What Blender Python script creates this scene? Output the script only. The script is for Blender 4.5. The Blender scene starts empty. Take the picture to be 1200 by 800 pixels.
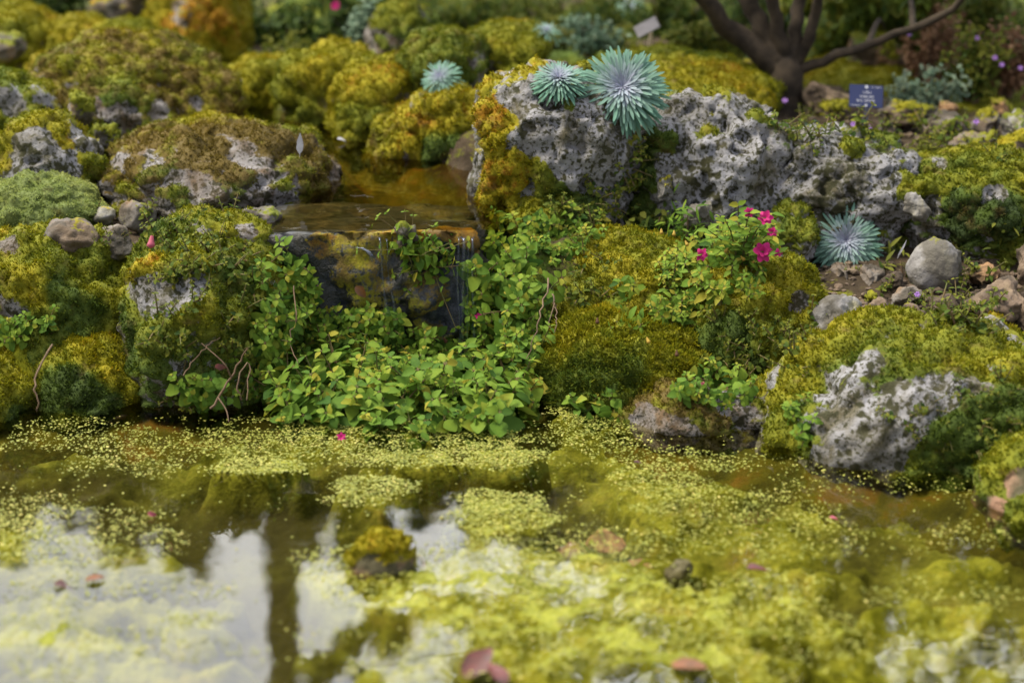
import bpy, bmesh, math, random
import numpy as np
from mathutils import Vector, Matrix

# ------------------------------------------------------------------ camera, sky, sun, exposure
scene = bpy.context.scene
C = scene.collection
CAM_Z, PITCH, HFOV = 1.28, math.radians(18.0), math.radians(30.0)
FPX = 600.0 / math.tan(HFOV / 2)
cam_d = bpy.data.cameras.new('camera')
cam = bpy.data.objects.new('camera', cam_d); C.objects.link(cam)
cam.location = (0, 0, CAM_Z); cam.rotation_euler = (math.pi / 2 - PITCH, 0, 0)
cam_d.sensor_fit = 'HORIZONTAL'; cam_d.sensor_width = 36.0
cam_d.lens = 18.0 / math.tan(HFOV / 2)
cam_d.clip_start = 0.05; cam_d.clip_end = 2000
cam_d.dof.use_dof = True; cam_d.dof.focus_distance = 3.82; cam_d.dof.aperture_fstop = 2.0
scene.camera = cam

SUN_EL, SUN_AZ = math.radians(60), math.radians(-95)      # azimuth from +Y towards +X
world = bpy.data.worlds.new('World'); scene.world = world; world.use_nodes = True
wn = world.node_tree; wn.nodes.clear()
sky = wn.nodes.new('ShaderNodeTexSky'); sky.sky_type = 'NISHITA'; sky.sun_disc = False
sky.sun_elevation = SUN_EL; sky.sun_rotation = SUN_AZ
sky.air_density = 1.0; sky.dust_density = 5.0; sky.ozone_density = 1.0
bg = wn.nodes.new('ShaderNodeBackground'); bg.inputs['Strength'].default_value = 0.15
wo = wn.nodes.new('ShaderNodeOutputWorld')
wc = wn.nodes.new('ShaderNodeTexCoord'); wz_ = wn.nodes.new('ShaderNodeMapping'); wz_.inputs['Scale'].default_value = (1, 1, 2.2)
wn.links.new(wc.outputs['Generated'], wz_.inputs['Vector'])
cn = wn.nodes.new('ShaderNodeTexNoise'); cn.inputs['Scale'].default_value = 2.4; cn.inputs['Detail'].default_value = 5
wn.links.new(wz_.outputs[0], cn.inputs['Vector'])
cr = wn.nodes.new('ShaderNodeValToRGB'); cr.color_ramp.elements[0].position = .30; cr.color_ramp.elements[1].position = .52
wn.links.new(cn.outputs['Fac'], cr.inputs['Fac'])
cm = wn.nodes.new('ShaderNodeMix'); cm.data_type = 'RGBA'      # broken cloud over the blue, brightest in a bank beyond the garden
dt = wn.nodes.new('ShaderNodeVectorMath'); dt.operation = 'DOT_PRODUCT'; wn.links.new(wc.outputs['Generated'], dt.inputs[0])
dt.inputs[1].default_value = (-.25, .80, .545)
cg = wn.nodes.new('ShaderNodeValToRGB'); wn.links.new(dt.outputs['Value'], cg.inputs['Fac'])
cg.color_ramp.elements[0].position = .35; cg.color_ramp.elements[0].color = (.15, .15, .162, 1)
cg.color_ramp.elements[1].position = .93; cg.color_ramp.elements[1].color = (1, 1, 1, 1)
cs = wn.nodes.new('ShaderNodeVectorMath'); cs.operation = 'SCALE'; cs.inputs['Scale'].default_value = 18.0
wn.links.new(cg.outputs[0], cs.inputs[0]); wn.links.new(cs.outputs[0], cm.inputs[7])
wn.links.new(cr.outputs[0], cm.inputs[0]); wn.links.new(sky.outputs[0], cm.inputs[6])
wn.links.new(cm.outputs[2], bg.inputs['Color']); wn.links.new(bg.outputs[0], wo.inputs['Surface'])
sun_d = bpy.data.lights.new('sun', 'SUN'); sun_d.energy = 2.6; sun_d.angle = math.radians(14)
sun_d.color = (1.0, 0.90, 0.72)
sun = bpy.data.objects.new('sun', sun_d); C.objects.link(sun)
sdir = Vector((math.sin(SUN_AZ) * math.cos(SUN_EL), math.cos(SUN_AZ) * math.cos(SUN_EL), math.sin(SUN_EL)))
sun.rotation_euler = sdir.to_track_quat('Z', 'Y').to_euler()
vs = scene.view_settings
vs.view_transform = 'Standard'; vs.look = 'None'; vs.gamma = 1.0; vs.exposure = 0.95; vs.use_curve_mapping = False
cy = scene.cycles
cy.use_denoising = True
cy.max_bounces = 6; cy.diffuse_bounces = 3; cy.glossy_bounces = 3; cy.transmission_bounces = 3; cy.transparent_max_bounces = 10
cy.caustics_reflective = False; cy.caustics_refractive = False
cy.sample_clamp_indirect = 6.0

rng = np.random.default_rng(7)
R = math.radians
RIGHT = np.array((1., 0, 0)); UP = np.array((0, math.sin(PITCH), math.cos(PITCH))); FWD = np.array((0, math.cos(PITCH), -math.sin(PITCH)))
EYE = np.array((0, 0, CAM_Z))

# ------------------------------------------------------------------ helpers
def ray(px, py):
    return (px - 600.) / FPX * RIGHT + (400. - py) / FPX * UP + FWD
def P(px, py, Y):                       # point seen at a photo pixel, at distance Y
    d = ray(px, py); return EYE + d * (Y / d[1])
def G(px, py, z=0.0):                   # point seen at a photo pixel, on the level z
    d = ray(px, py); return EYE + d * ((z - CAM_Z) / d[2])
def MIR(px, py, Y):                     # point whose mirror image in the pond is seen there
    p = P(px, py, Y); p[2] = -p[2]; return p
def mpp(px, py, Y):
    return (Y / ray(px, py)[1]) / FPX
def to_px(V):
    q = np.asarray(V) - EYE
    w = q @ FWD
    return 600 + FPX * (q @ RIGHT) / w, 400 - FPX * (q @ UP) / w, w

_perm = np.random.default_rng(3).permutation(512).astype(np.int64)
_perm = np.concatenate([_perm, _perm])
_grad = np.random.default_rng(4).normal(size=(512, 3)); _grad /= np.linalg.norm(_grad, axis=1)[:, None]
def pnoise(p):
    p = np.asarray(p, dtype=np.float64)
    i = np.floor(p).astype(np.int64); f = p - i
    u = f * f * f * (f * (f * 6 - 15) + 10)
    i &= 511
    out = 0
    for dx in (0, 1):
        wx = u[:, 0] if dx else 1 - u[:, 0]
        hx = _perm[(i[:, 0] + dx) & 511]
        for dy in (0, 1):
            wy = wx * (u[:, 1] if dy else 1 - u[:, 1])
            hy = _perm[(hx + i[:, 1] + dy) & 511]
            for dz in (0, 1):
                wz = wy * (u[:, 2] if dz else 1 - u[:, 2])
                h = _perm[(hy + i[:, 2] + dz) & 511]
                g = _grad[h]
                out = out + wz * (g[:, 0] * (f[:, 0] - dx) + g[:, 1] * (f[:, 1] - dy) + g[:, 2] * (f[:, 2] - dz))
    return out * 1.6
def fbm(p, octv=4, gain=0.5, lac=2.03):
    s = 0; a = 1.0; p = np.asarray(p, dtype=np.float64)
    for k in range(octv):
        s = s + a * pnoise(p + k * 17.3); p = p * lac; a *= gain
    return s
def ridged(p, octv=3):
    s = 0; a = 1.0
    for k in range(octv):
        s = s + a * (1 - np.abs(pnoise(p + k * 9.1)) * 2); p = p * 2.1; a *= 0.5
    return s / 1.75
def sstep(a, b, x):
    t = np.clip((x - a) / (b - a), 0, 1); return t * t * (3 - 2 * t)

def mesh(name, V, F, mats=None, attrs=None, smooth=True, mi=None):
    V = np.ascontiguousarray(V, dtype=np.float32); F = np.ascontiguousarray(F, dtype=np.int32)
    me = bpy.data.meshes.new(name)
    me.vertices.add(len(V)); me.vertices.foreach_set('co', V.ravel())
    k = F.shape[1]
    me.loops.add(F.size); me.loops.foreach_set('vertex_index', F.ravel())
    me.polygons.add(len(F)); me.polygons.foreach_set('loop_start', np.arange(0, F.size, k, dtype=np.int32))
    if mi is not None: me.polygons.foreach_set('material_index', np.asarray(mi, dtype=np.int32))
    me.polygons.foreach_set('use_smooth', np.full(len(F), smooth, dtype=bool))
    me.update(calc_edges=True)
    for k_, v in (attrs or {}).items():
        a = me.attributes.new(k_, 'FLOAT', 'POINT'); a.data.foreach_set('value', np.ascontiguousarray(v, dtype=np.float32))
    for m in (mats if isinstance(mats, (list, tuple)) else [mats]):
        if m: me.materials.append(m)
    return me
def obj(name, me, parent=None, loc=None):
    o = bpy.data.objects.new(name, me); C.objects.link(o)
    if parent: o.parent = parent
    if loc is not None: o.location = [float(v) for v in loc]
    return o
def tag(o, label=None, cat=None, group=None, kind=None):
    if label: o['label'] = label
    if cat: o['category'] = cat
    if group: o['group'] = group
    if kind: o['kind'] = kind
    return o
def empty(name, label, cat, loc=(0, 0, 0), group=None):
    o = bpy.data.objects.new(name, None); C.objects.link(o); o.location = [float(v) for v in loc]
    o.empty_display_size = 0.05
    return tag(o, label, cat, group)

class Geo:                              # gathers pieces of geometry into one mesh
    def __init__(s): s.V = []; s.F = []; s.A = {}; s.n = 0
    def add(s, V, F, **attrs):
        V = np.asarray(V, dtype=float); s.V.append(V); s.F.append(np.asarray(F, dtype=np.int64) + s.n); s.n += len(V)
        for k, v in attrs.items():
            s.A.setdefault(k, []).append(np.broadcast_to(np.asarray(v, dtype=float), (len(V),)))
    def build(s, name, mats, smooth=True):
        return mesh(name, np.concatenate(s.V), np.concatenate(s.F), mats, {k: np.concatenate(v) for k, v in s.A.items()}, smooth)
def tube(pts, rad, sides=6, cap=True):
    pts = np.asarray(pts, dtype=float); n = len(pts)
    rad = np.broadcast_to(np.asarray(rad, dtype=float), (n,))
    T = np.gradient(pts, axis=0); T /= np.linalg.norm(T, axis=1)[:, None] + 1e-9
    a = np.array((0, 0, 1.)) if abs(T[0, 2]) < .9 else np.array((1., 0, 0))
    V = []
    for k in range(n):
        b = np.cross(T[k], a); b /= np.linalg.norm(b) + 1e-9
        a = np.cross(b, T[k])
        th = np.arange(sides) * 2 * math.pi / sides
        V.append(pts[k] + rad[k] * (np.cos(th)[:, None] * a + np.sin(th)[:, None] * b))
    V = np.concatenate(V); F = []
    for k in range(n - 1):
        for j in range(sides):
            j2 = (j + 1) % sides
            F.append((k * sides + j, k * sides + j2, (k + 1) * sides + j2, (k + 1) * sides + j))
    if cap:
        c0 = len(V); V = np.concatenate([V, pts[:1], pts[-1:]])
        for j in range(sides):
            j2 = (j + 1) % sides
            F.append((c0, j2, j, c0)); F.append((c0 + 1, (n - 1) * sides + j, (n - 1) * sides + j2, c0 + 1))
        F = [f for f in F]
    F = np.array(F)
    # degenerate quads of the caps become small fans
    bad = F[:, 0] == F[:, 3]
    if bad.any():
        F = F[~bad]
        V = V[:len(V) - 2]
    return V, F
def spline(pts, n):
    pts = np.asarray(pts, dtype=float)
    if len(pts) < 3:
        t = np.linspace(0, 1, n)[:, None]; return pts[0] * (1 - t) + pts[-1] * t
    q = np.concatenate([[2 * pts[0] - pts[1]], pts, [2 * pts[-1] - pts[-2]]])
    out = []
    for s in np.linspace(0, len(pts) - 1 - 1e-6, n):
        i = int(s); t = s - i; a, b, c, d = q[i:i + 4]
        out.append(.5 * ((2 * b) + (-a + c) * t + (2 * a - 5 * b + 4 * c - d) * t * t + (-a + 3 * b - 3 * c + d) * t ** 3))
    return np.array(out)

# ------------------------------------------------------------------ materials
class NT:
    def __init__(s, name):
        s.m = bpy.data.materials.new(name); s.m.use_nodes = True; s.t = s.m.node_tree; s.t.nodes.clear()
        s.out = s.n('ShaderNodeOutputMaterial')
    def n(s, typ, **kw):
        o = s.t.nodes.new(typ)
        for k, v in kw.items(): setattr(o, k, v)
        return o
    def l(s, a, b): s.t.links.new(a, b)
    def coord(s):
        if not hasattr(s, '_c'): s._c = s.n('ShaderNodeNewGeometry').outputs['Position']
        return s._c
    def noise(s, scale, detail=4, rough=.55, dist=0.0):
        o = s.n('ShaderNodeTexNoise'); o.inputs['Scale'].default_value = scale; o.inputs['Detail'].default_value = detail
        o.inputs['Roughness'].default_value = rough; o.inputs['Distortion'].default_value = dist
        s.l(s.coord(), o.inputs['Vector']); return o.outputs['Fac']
    def voro(s, scale, feature='F1'):
        o = s.n('ShaderNodeTexVoronoi', feature=feature); o.inputs['Scale'].default_value = scale
        s.l(s.coord(), o.inputs['Vector']); return o.outputs['Distance']
    def attr(s, name):
        o = s.n('ShaderNodeAttribute', attribute_name=name); return o.outputs['Fac']
    def ramp(s, fac, stops, interp='LINEAR'):
        o = s.n('ShaderNodeValToRGB'); o.color_ramp.interpolation = interp
        e = o.color_ramp.elements
        while len(e) > 1: e.remove(e[-1])
        e[0].position = stops[0][0]; e[0].color = col(stops[0][1])
        for p, c in stops[1:]:
            k = e.new(p); k.color = col(c)
        s.l(fac, o.inputs['Fac']); return o.outputs['Color']
    def math(s, op, a, b=None, clamp=False):
        o = s.n('ShaderNodeMath', operation=op); o.use_clamp = clamp
        for i, v in enumerate((a, b)):
            if v is None: continue
            if isinstance(v, (int, float)): o.inputs[i].default_value = v
            else: s.l(v, o.inputs[i])
        return o.outputs[0]
    def mix(s, fac, a, b, typ='MIX'):
        o = s.n('ShaderNodeMix', data_type='RGBA', blend_type=typ)
        for i, v in ((0, fac), (6, a), (7, b)):
            if isinstance(v, (int, float)): o.inputs[i].default_value = v if i == 0 else col(v)
            elif isinstance(v, tuple): o.inputs[i].default_value = col(v)
            else: s.l(v, o.inputs[i])
        return o.outputs[2]
    def bump(s, h, strength=.5, dist=.01, prev=None):
        o = s.n('ShaderNodeBump'); o.inputs['Strength'].default_value = strength; o.inputs['Distance'].default_value = dist
        s.l(h, o.inputs['Height'])
        if prev is not None: s.l(prev, o.inputs['Normal'])
        return o.outputs[0]
    def principled(s, color, rough=.9, normal=None, spec=.3):
        o = s.n('ShaderNodeBsdfPrincipled')
        for nme, v in (('Base Color', color), ('Roughness', rough)):
            if isinstance(v, (int, float)): o.inputs[nme].default_value = v
            elif isinstance(v, tuple): o.inputs[nme].default_value = col(v)
            else: s.l(v, o.inputs[nme])
        o.inputs['Specular IOR Level'].default_value = spec
        if normal is not None: s.l(normal, o.inputs['Normal'])
        return o.outputs[0]
    def leafy(s, color, trans=.35, rough=.55, spec=.25, normal=None):
        a = s.principled(color, rough, normal, spec)
        t = s.n('ShaderNodeBsdfTranslucent'); s.l(color, t.inputs['Color'])
        m = s.n('ShaderNodeMixShader'); m.inputs[0].default_value = trans
        s.l(a, m.inputs[1]); s.l(t.outputs[0], m.inputs[2]); return m.outputs[0]
    def done(s, shader): s.l(shader, s.out.inputs['Surface']); return s.m
def col(c):
    if isinstance(c, (int, float)): return (c, c, c, 1)
    return tuple(c) + (1,) if len(c) == 3 else tuple(c)

MOSS = [(0, (.29, .145, .008)), (.09, (.27, .225, .007)), (.40, (.165, .172, .009)), (.7, (.068, .105, .014)), (1, (.026, .044, .011))]
def rock_mat(name, c1, c2, dark, pit=(.55, .62), pit_scale=26, rough=.9, stain=None, spec=.3, fine=.18, bump=.6):
    t = NT(name)
    base = t.mix(t.ramp(t.noise(7, 5, .6), [(.35, 0), (.68, 1)]), c1, c2)
    if stain: base = t.mix(t.ramp(t.noise(11, 5, .65, .6), [(.50, 0), (.66, 1)]), base, stain)
    n2 = t.noise(pit_scale, 5, .62, .3); n3 = t.noise(pit_scale * 2.7, 3, .6)
    base = t.mix(t.ramp(t.math('ADD', n3, t.math('MULTIPLY', t.noise(pit_scale * .3, 2), .35)), [(pit[0] + .20, 0), (pit[1] + .20, .95)]), base, dark)
    wv = t.n('ShaderNodeVectorMath', operation='ADD'); wn_ = t.n('ShaderNodeTexNoise'); wn_.inputs['Scale'].default_value = pit_scale * .9; wn_.inputs['Detail'].default_value = 3; t.l(t.coord(), wn_.inputs['Vector'])
    ws = t.n('ShaderNodeVectorMath', operation='SCALE'); ws.inputs['Scale'].default_value = .034; t.l(wn_.outputs['Color'], ws.inputs[0]); t.l(t.coord(), wv.inputs[0]); t.l(ws.outputs[0], wv.inputs[1])
    vv = t.n('ShaderNodeTexVoronoi', feature='SMOOTH_F1'); vv.inputs['Scale'].default_value = pit_scale * 1.1; t.l(wv.outputs[0], vv.inputs['Vector'])
    vs_ = t.math('SUBTRACT', t.math('ADD', vv.outputs['Distance'], t.math('MULTIPLY', n2, .6)), t.math('MULTIPLY', t.noise(6, 4), .85))
    base = t.mix(t.ramp(vs_, [(pit[0] - .40, 1), (pit[1] - .325, 0)]), base, dark)
    st_ = t.n('ShaderNodeMapping'); st_.inputs['Scale'].default_value = (14, 14, 2.5); t.l(t.coord(), st_.inputs['Vector'])
    sn = t.n('ShaderNodeTexNoise'); sn.inputs['Scale'].default_value = 1.0; sn.inputs['Detail'].default_value = 5; t.l(st_.outputs[0], sn.inputs['Vector'])
    base = t.mix(t.ramp(sn.outputs['Fac'], [(.50, 0), (.72, .55)]), base, stain or tuple(v * .45 for v in c2))      # run-off stains
    dv = t.n('ShaderNodeVectorMath', operation='ADD'); dn = t.n('ShaderNodeTexNoise'); dn.inputs['Scale'].default_value = 12; t.l(t.coord(), dn.inputs['Vector'])
    dsc = t.n('ShaderNodeVectorMath', operation='SCALE'); dsc.inputs['Scale'].default_value = .12; t.l(dn.outputs['Color'], dsc.inputs[0]); t.l(t.coord(), dv.inputs[0]); t.l(dsc.outputs[0], dv.inputs[1])
    vo = t.n('ShaderNodeTexVoronoi', feature='DISTANCE_TO_EDGE'); vo.inputs['Scale'].default_value = 9; t.l(dv.outputs[0], vo.inputs['Vector'])
    crk = t.ramp(vo.outputs['Distance'], [(.0, 1), (.035, 0)])
    base = t.mix(t.math('MULTIPLY', crk, t.ramp(t.noise(5, 2), [(.45, 0), (.6, .85)])), base, dark)      # cracks
    fn = t.noise(170, 4, .6)
    base = t.mix(t.ramp(fn, [(.3, 0), (.7, 1)]), base, t.mix(1.0, base, (1 - fine, 1 - fine, 1 - fine), 'MULTIPLY'))
    hue = t.math('ADD', t.attr('hue'), t.math('MULTIPLY', t.math('SUBTRACT', t.noise(38, 5, .65), .5), .55))
    mc = t.ramp(hue, MOSS)
    mc = t.mix(t.ramp(t.math('ADD', t.noise(23, 5, .65), t.attr('dry')), [(.60, 0), (.80, .85)]), mc, (.105, .066, .020))
    fac = t.math('ADD', t.attr('moss'), t.math('MULTIPLY', t.math('SUBTRACT', t.noise(45, 5, .65), .5), .9))
    fac = t.math('ADD', fac, t.math('MULTIPLY', t.math('SUBTRACT', t.noise(120, 4, .65), .5), .55))
    fac = t.ramp(fac, [(.40, 0), (.52, 1)])
    c = t.mix(fac, base, mc)
    nb = t.bump(t.noise(60, 6, .65), bump, .012)
    nb = t.bump(fn, .4, .003, nb)
    r = t.mix(fac, rough, .95) if rough < .8 else .92
    return t.done(t.principled(c, r, nb, spec))
M_LICHEN = rock_mat('lichen_limestone', (.35, .35, .375), (.24, .235, .235), (.046, .046, .020), (.50, .565), 44, stain=(.13, .115, .07), bump=.9)
M_LICHEN_FINE = rock_mat('grey_lichen_rock', (.30, .29, .295), (.19, .17, .15), (.044, .040, .020), (.50, .57), 52, stain=(.15, .10, .055), bump=.9)
M_BROWN = rock_mat('brown_stone', (.20, .145, .10), (.12, .09, .07), (.06, .045, .032), (.60, .68), 18, stain=(.26, .20, .13))
M_GREY = rock_mat('grey_stone', (.22, .205, .19), (.14, .125, .11), (.08, .07, .055), (.62, .70), 20, stain=(.22, .15, .09))
M_WHITE = rock_mat('pale_stone', (.33, .325, .33), (.23, .22, .21), (.14, .13, .11), (.66, .74), 18, stain=(.30, .28, .18))
M_ORANGE = rock_mat('ochre_stone', (.42, .25, .13), (.30, .18, .09), (.06, .045, .025), (.58, .66), 12)
M_PINK = rock_mat('salmon_stone', (.42, .24, .16), (.30, .20, .13), (.10, .09, .05), (.60, .70), 16)
M_WET = rock_mat('wet_blue_stone', (.034, .043, .062), (.020, .025, .034), (.012, .014, .012), (.56, .64), 22, rough=.38, spec=.5, stain=(.10, .085, .06))

def moss_mat(name, ramp=MOSS, trans=.3):
    t = NT(name)
    hue = t.math('ADD', t.attr('hue'), t.math('MULTIPLY', t.math('SUBTRACT', t.noise(38, 5, .65), .5), .55))
    mc = t.ramp(hue, ramp)
    mc = t.mix(t.ramp(t.math('ADD', t.noise(23, 5, .65), t.attr('dry')), [(.62, 0), (.82, .8)]), mc, (.135, .085, .024))
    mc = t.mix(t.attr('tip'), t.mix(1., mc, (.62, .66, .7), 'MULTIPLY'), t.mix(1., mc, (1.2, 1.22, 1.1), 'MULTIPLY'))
    return t.done(t.leafy(mc, trans, .8, .1))
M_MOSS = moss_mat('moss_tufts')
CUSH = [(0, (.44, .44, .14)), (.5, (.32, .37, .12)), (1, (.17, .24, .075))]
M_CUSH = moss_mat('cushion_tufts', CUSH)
def leaf_mat(name, ramp, trans=.38, rough=.62, var=.35, spec=.10):
    t = NT(name)
    f = t.math('ADD', t.attr('tint'), t.math('MULTIPLY', t.math('SUBTRACT', t.noise(30, 3), .5), var))
    c = t.ramp(f, ramp)
    c = t.mix(t.attr('rib'), c, t.mix(1., c, (1.35, 1.3, 1.1), 'MULTIPLY'))
    return t.done(t.leafy(c, trans, rough, spec))
M_LEAF = leaf_mat('fresh_leaf', [(0, (.046, .108, .022)), (.45, (.115, .215, .030)), (.8, (.20, .29, .036)), (1, (.31, .29, .04))])
M_LEAF2 = leaf_mat('small_leaf', [(0, (.035, .07, .018)), (.5, (.085, .13, .022)), (1, (.20, .21, .030))])
M_BUSH = leaf_mat('shrub_leaf', [(0, (.016, .034, .010)), (.5, (.05, .085, .016)), (1, (.15, .16, .025))])
M_GREYLEAF = leaf_mat('grey_green_leaf', [(0, (.07, .13, .08)), (.5, (.13, .20, .14)), (1, (.22, .28, .20))], .2)
M_DRY = leaf_mat('dry_leaf', [(0, (.10, .055, .03)), (.5, (.22, .12, .07)), (1, (.34, .22, .13))], .3)
M_CROWN = leaf_mat('tree_leaf', [(0, (.04, .07, .016)), (.5, (.11, .155, .022)), (1, (.23, .20, .028))], .4)
t = NT('rosette_leaf')
M_ROS = t.done(t.leafy(t.ramp(t.attr('tint'), [(0, (.36, .37, .49)), (.22, (.30, .36, .41)), (.45, (.20, .32, .265)), (.85, (.125, .265, .19)), (1, (.19, .29, .19))]), .15, .85, .06))
def plain(name, c, rough=.7, spec=.3, c2=None, scale=40, trans=0):
    t = NT(name)
    cc = t.mix(t.ramp(t.noise(scale, 4), [(.35, 0), (.65, 1)]), c, c2 or tuple(v * .7 for v in c))
    return t.done(t.leafy(cc, trans, rough, spec) if trans else t.principled(cc, rough, t.bump(t.noise(scale * 3, 3), .3, .002), spec))
M_STEM = plain('green_stem', (.10, .12, .03), c2=(.14, .09, .04))
M_TWIG = plain('dry_twig', (.20, .13, .08), c2=(.11, .07, .045))
M_BARK = plain('tree_bark', (.068, .052, .036), .9, .2, (.030, .024, .018), 30)
M_PINKF = plain('magenta_petal', (.62, .035, .23), .6, .2, (.45, .02, .16), 90, .3)
M_PINKP = plain('faded_pink_petal', (.55, .16, .20), .6, .2, (.42, .09, .16), 90, .3)
M_LILAC = plain('lilac_petal', (.42, .24, .62), .6, .2, (.34, .18, .5), 90, .3)
M_YEL = plain('yellow_bud', (.50, .34, .06), .6, .2, None, 80, .3)
M_WHITEF = plain('white_feather', (.55, .55, .58), .7, .2, (.42, .42, .46), 60, .2)
M_SIGN = plain('blue_sign_plate', (.030, .042, .125), .45, .4, (.026, .036, .105), 8)
M_STAKE = plain('sign_stake', (.16, .17, .22), .5, .4)
M_PALESTAKE = plain('pale_stake', (.62, .50, .34), .6, .3)
M_GREYPLATE = plain('grey_sign_plate', (.26, .25, .27), .5, .4)
M_LETTER = plain('white_lettering', (.62, .64, .72), .6, .2)
M_POST = plain('weathered_post', (.075, .075, .065), .9, .2, (.10, .07, .04), 6)
M_REDLEAF = plain('red_dead_leaf', (.12, .022, .016), .45, .5, (.06, .022, .016), 60)
M_ORLEAF = plain('orange_dead_leaf', (.20, .075, .025), .5, .4, (.11, .05, .02), 60)

# ------------------------------------------------------------------ terrain, pond, stream
SHORE = [(-400, 500), (0, 498), (60, 482), (180, 468), (300, 484), (420, 490), (560, 492), (650, 468), (740, 492), (900, 505), (960, 540), (1150, 566), (1200, 590), (1500, 640)]
sh = np.array([G(a, b)[:2] for a, b in SHORE]); sh = sh[np.argsort(sh[:, 0])]
def shore(x): return np.interp(x, sh[:, 0], sh[:, 1])
POOL_Z = 0.292
POOL = np.array([G(a, b, POOL_Z)[:2] for a, b in [(322, 271), (395, 225), (385, 175), (345, 160), (345, 142), (430, 140), (470, 178), (520, 200), (556, 212), (556, 271)]])
def inside(poly, x, y):
    r = np.zeros(x.shape, bool); n = len(poly)
    for i in range(n):
        x0, y0 = poly[i]; x1, y1 = poly[(i + 1) % n]
        c = ((y0 > y) != (y1 > y)) & (x < (x1 - x0) * (y - y0) / (y1 - y0 + 1e-12) + x0)
        r ^= c
    return r
def pdist(poly, x, y):
    d = np.full(x.shape, 9.)
    for i in range(len(poly)):
        a = poly[i]; b = poly[(i + 1) % len(poly)]; ab = b - a
        t_ = np.clip(((x - a[0]) * ab[0] + (y - a[1]) * ab[1]) / (ab @ ab), 0, 1)
        d = np.minimum(d, np.hypot(x - a[0] - t_ * ab[0], y - a[1] - t_ * ab[1]))
    return d
CTRL = [P(*q) for q in [(0, 260, 3.9), (120, 270, 3.85), (250, 262, 3.9), (60, 200, 4.3), (200, 210, 4.35), (320, 180, 4.7), (150, 90, 5.2), (300, 130, 5.3), (0, 60, 5.6), (200, 40, 6.0), (400, 60, 5.8),
        (480, 90, 5.1), (540, 110, 4.7), (600, 85, 4.6), (700, 95, 4.7), (620, 260, 3.95), (750, 275, 3.95), (850, 300, 3.9), (950, 310, 3.95), (1050, 330, 3.8), (1190, 335, 3.8), (950, 395, 3.62), (1150, 385, 3.6),
        (900, 145, 4.6), (1000, 155, 4.5), (1100, 165, 4.4), (1190, 180, 4.35), (800, 110, 4.8), (920, 122, 4.95), (700, 60, 5.6), (850, 60, 5.8), (1050, 100, 5.2), (1180, 110, 5.1), (600, 20, 6.6), (300, 10, 6.8), (900, 10, 6.8), (1200, 20, 6.4),
        (200, 300, 3.75), (30, 330, 3.75), (400, 300, 3.95), (500, 300, 3.95)]]
CTRL += [np.array((x, 9.0, .45)) for x in (-4, -2, 0, 2, 4)] + [np.array((-3, 4., .3)), np.array((3, 4., .3)), np.array((-3, 6, .4)), np.array((3, 6, .4))]
CTRL = np.array(CTRL)
def ground(x, y):
    num = 0; den = 0
    for c in CTRL:
        w = 1.0 / (((x - c[0]) ** 2 + (y - c[1]) ** 2) + .01) ** 1.6
        num = num + w * c[2]; den = den + w
    h = num / den
    d = y - shore(x)
    p3 = np.stack([x, y, np.zeros_like(x)], 1)
    fz = sstep(-.60, -.50, x) * (1 - sstep(-.06, .02, x)) * (1 - sstep(3.82, 3.92, y))
    h = h * (1 - fz) + fz * .06
    h = h + .02 * fbm(p3 * 6, 4) - .03
    bank = sstep(.0, .30, d + .04 * pnoise(p3 * 8))
    z = -.03 + (h + .03) * bank
    depth = -.03 - .16 * sstep(0, .35, -d) + .025 * fbm(p3 * 5 + 4, 4)
    z = np.where(d < 0, np.minimum(depth, -.02), z)
    ins = inside(POOL, x, y); pd = pdist(POOL, x, y)
    z = np.where(ins, np.minimum(z, POOL_Z - .02 - .10 * sstep(0, .12, pd)), np.where(pd < .1, np.minimum(z, POOL_Z - .02 + .05 * pd / .1 + .3 * sstep(.04, .1, pd) * 1.0), z))
    return z
def grid(x0, x1, y0, y1, nx, ny):
    X, Y = np.meshgrid(np.linspace(x0, x1, nx), np.linspace(y0, y1, ny))
    idx = np.arange(nx * ny).reshape(ny, nx)
    F = np.stack([idx[:-1, :-1], idx[:-1, 1:], idx[1:, 1:], idx[1:, :-1]], -1).reshape(-1, 4)
    return X.ravel(), Y.ravel(), F
t = NT('soil_and_moss')
c = t.mix(t.ramp(t.noise(9, 5, .65), [(.4, 0), (.6, 1)]), (.035, .026, .016), (.075, .055, .035))
mc = t.ramp(t.math('ADD', t.attr('hue'), t.math('MULTIPLY', t.math('SUBTRACT', t.noise(30, 5, .65), .5), .6)), MOSS)
f = t.ramp(t.math('ADD', t.attr('moss'), t.math('MULTIPLY', t.math('SUBTRACT', t.noise(40, 5, .65), .5), .8)), [(.42, 0), (.58, 1)])
c = t.mix(f, c, mc)
# what lies under water is coated in algae
alg = t.ramp(t.noise(7, 6, .65, .8), [(.30, (.026, .025, .005)), (.45, (.055, .052, .007)), (.56, (.095, .085, .008)), (.68, (.16, .085, .014)), (.8, (.08, .065, .015))])
alg = t.mix(t.attr('mud'), alg, t.ramp(t.noise(6, 5, .6), [(.4, (.022, .024, .012)), (.6, (.05, .048, .02)), (.72, (.16, .08, .02))]))
c = t.mix(t.attr('wet'), c, alg)
M_SOIL = t.done(t.principled(c, .95, t.bump(t.noise(55, 6, .65), .7, .012), .15))
gx, gy, gF = grid(-2.6, 2.6, 1.2, 9.0, 420, 640)
gz = ground(gx, gy)
g3 = np.stack([gx, gy, gz], 1)
wetm = ((gz < -.01) | (inside(POOL, gx, gy))).astype(float)
ghue = np.clip(.50 + .35 * fbm(g3 * 2.5 + 7, 3) + .25 * sstep(5.2, 6.0, gy), .05, .97)
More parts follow.
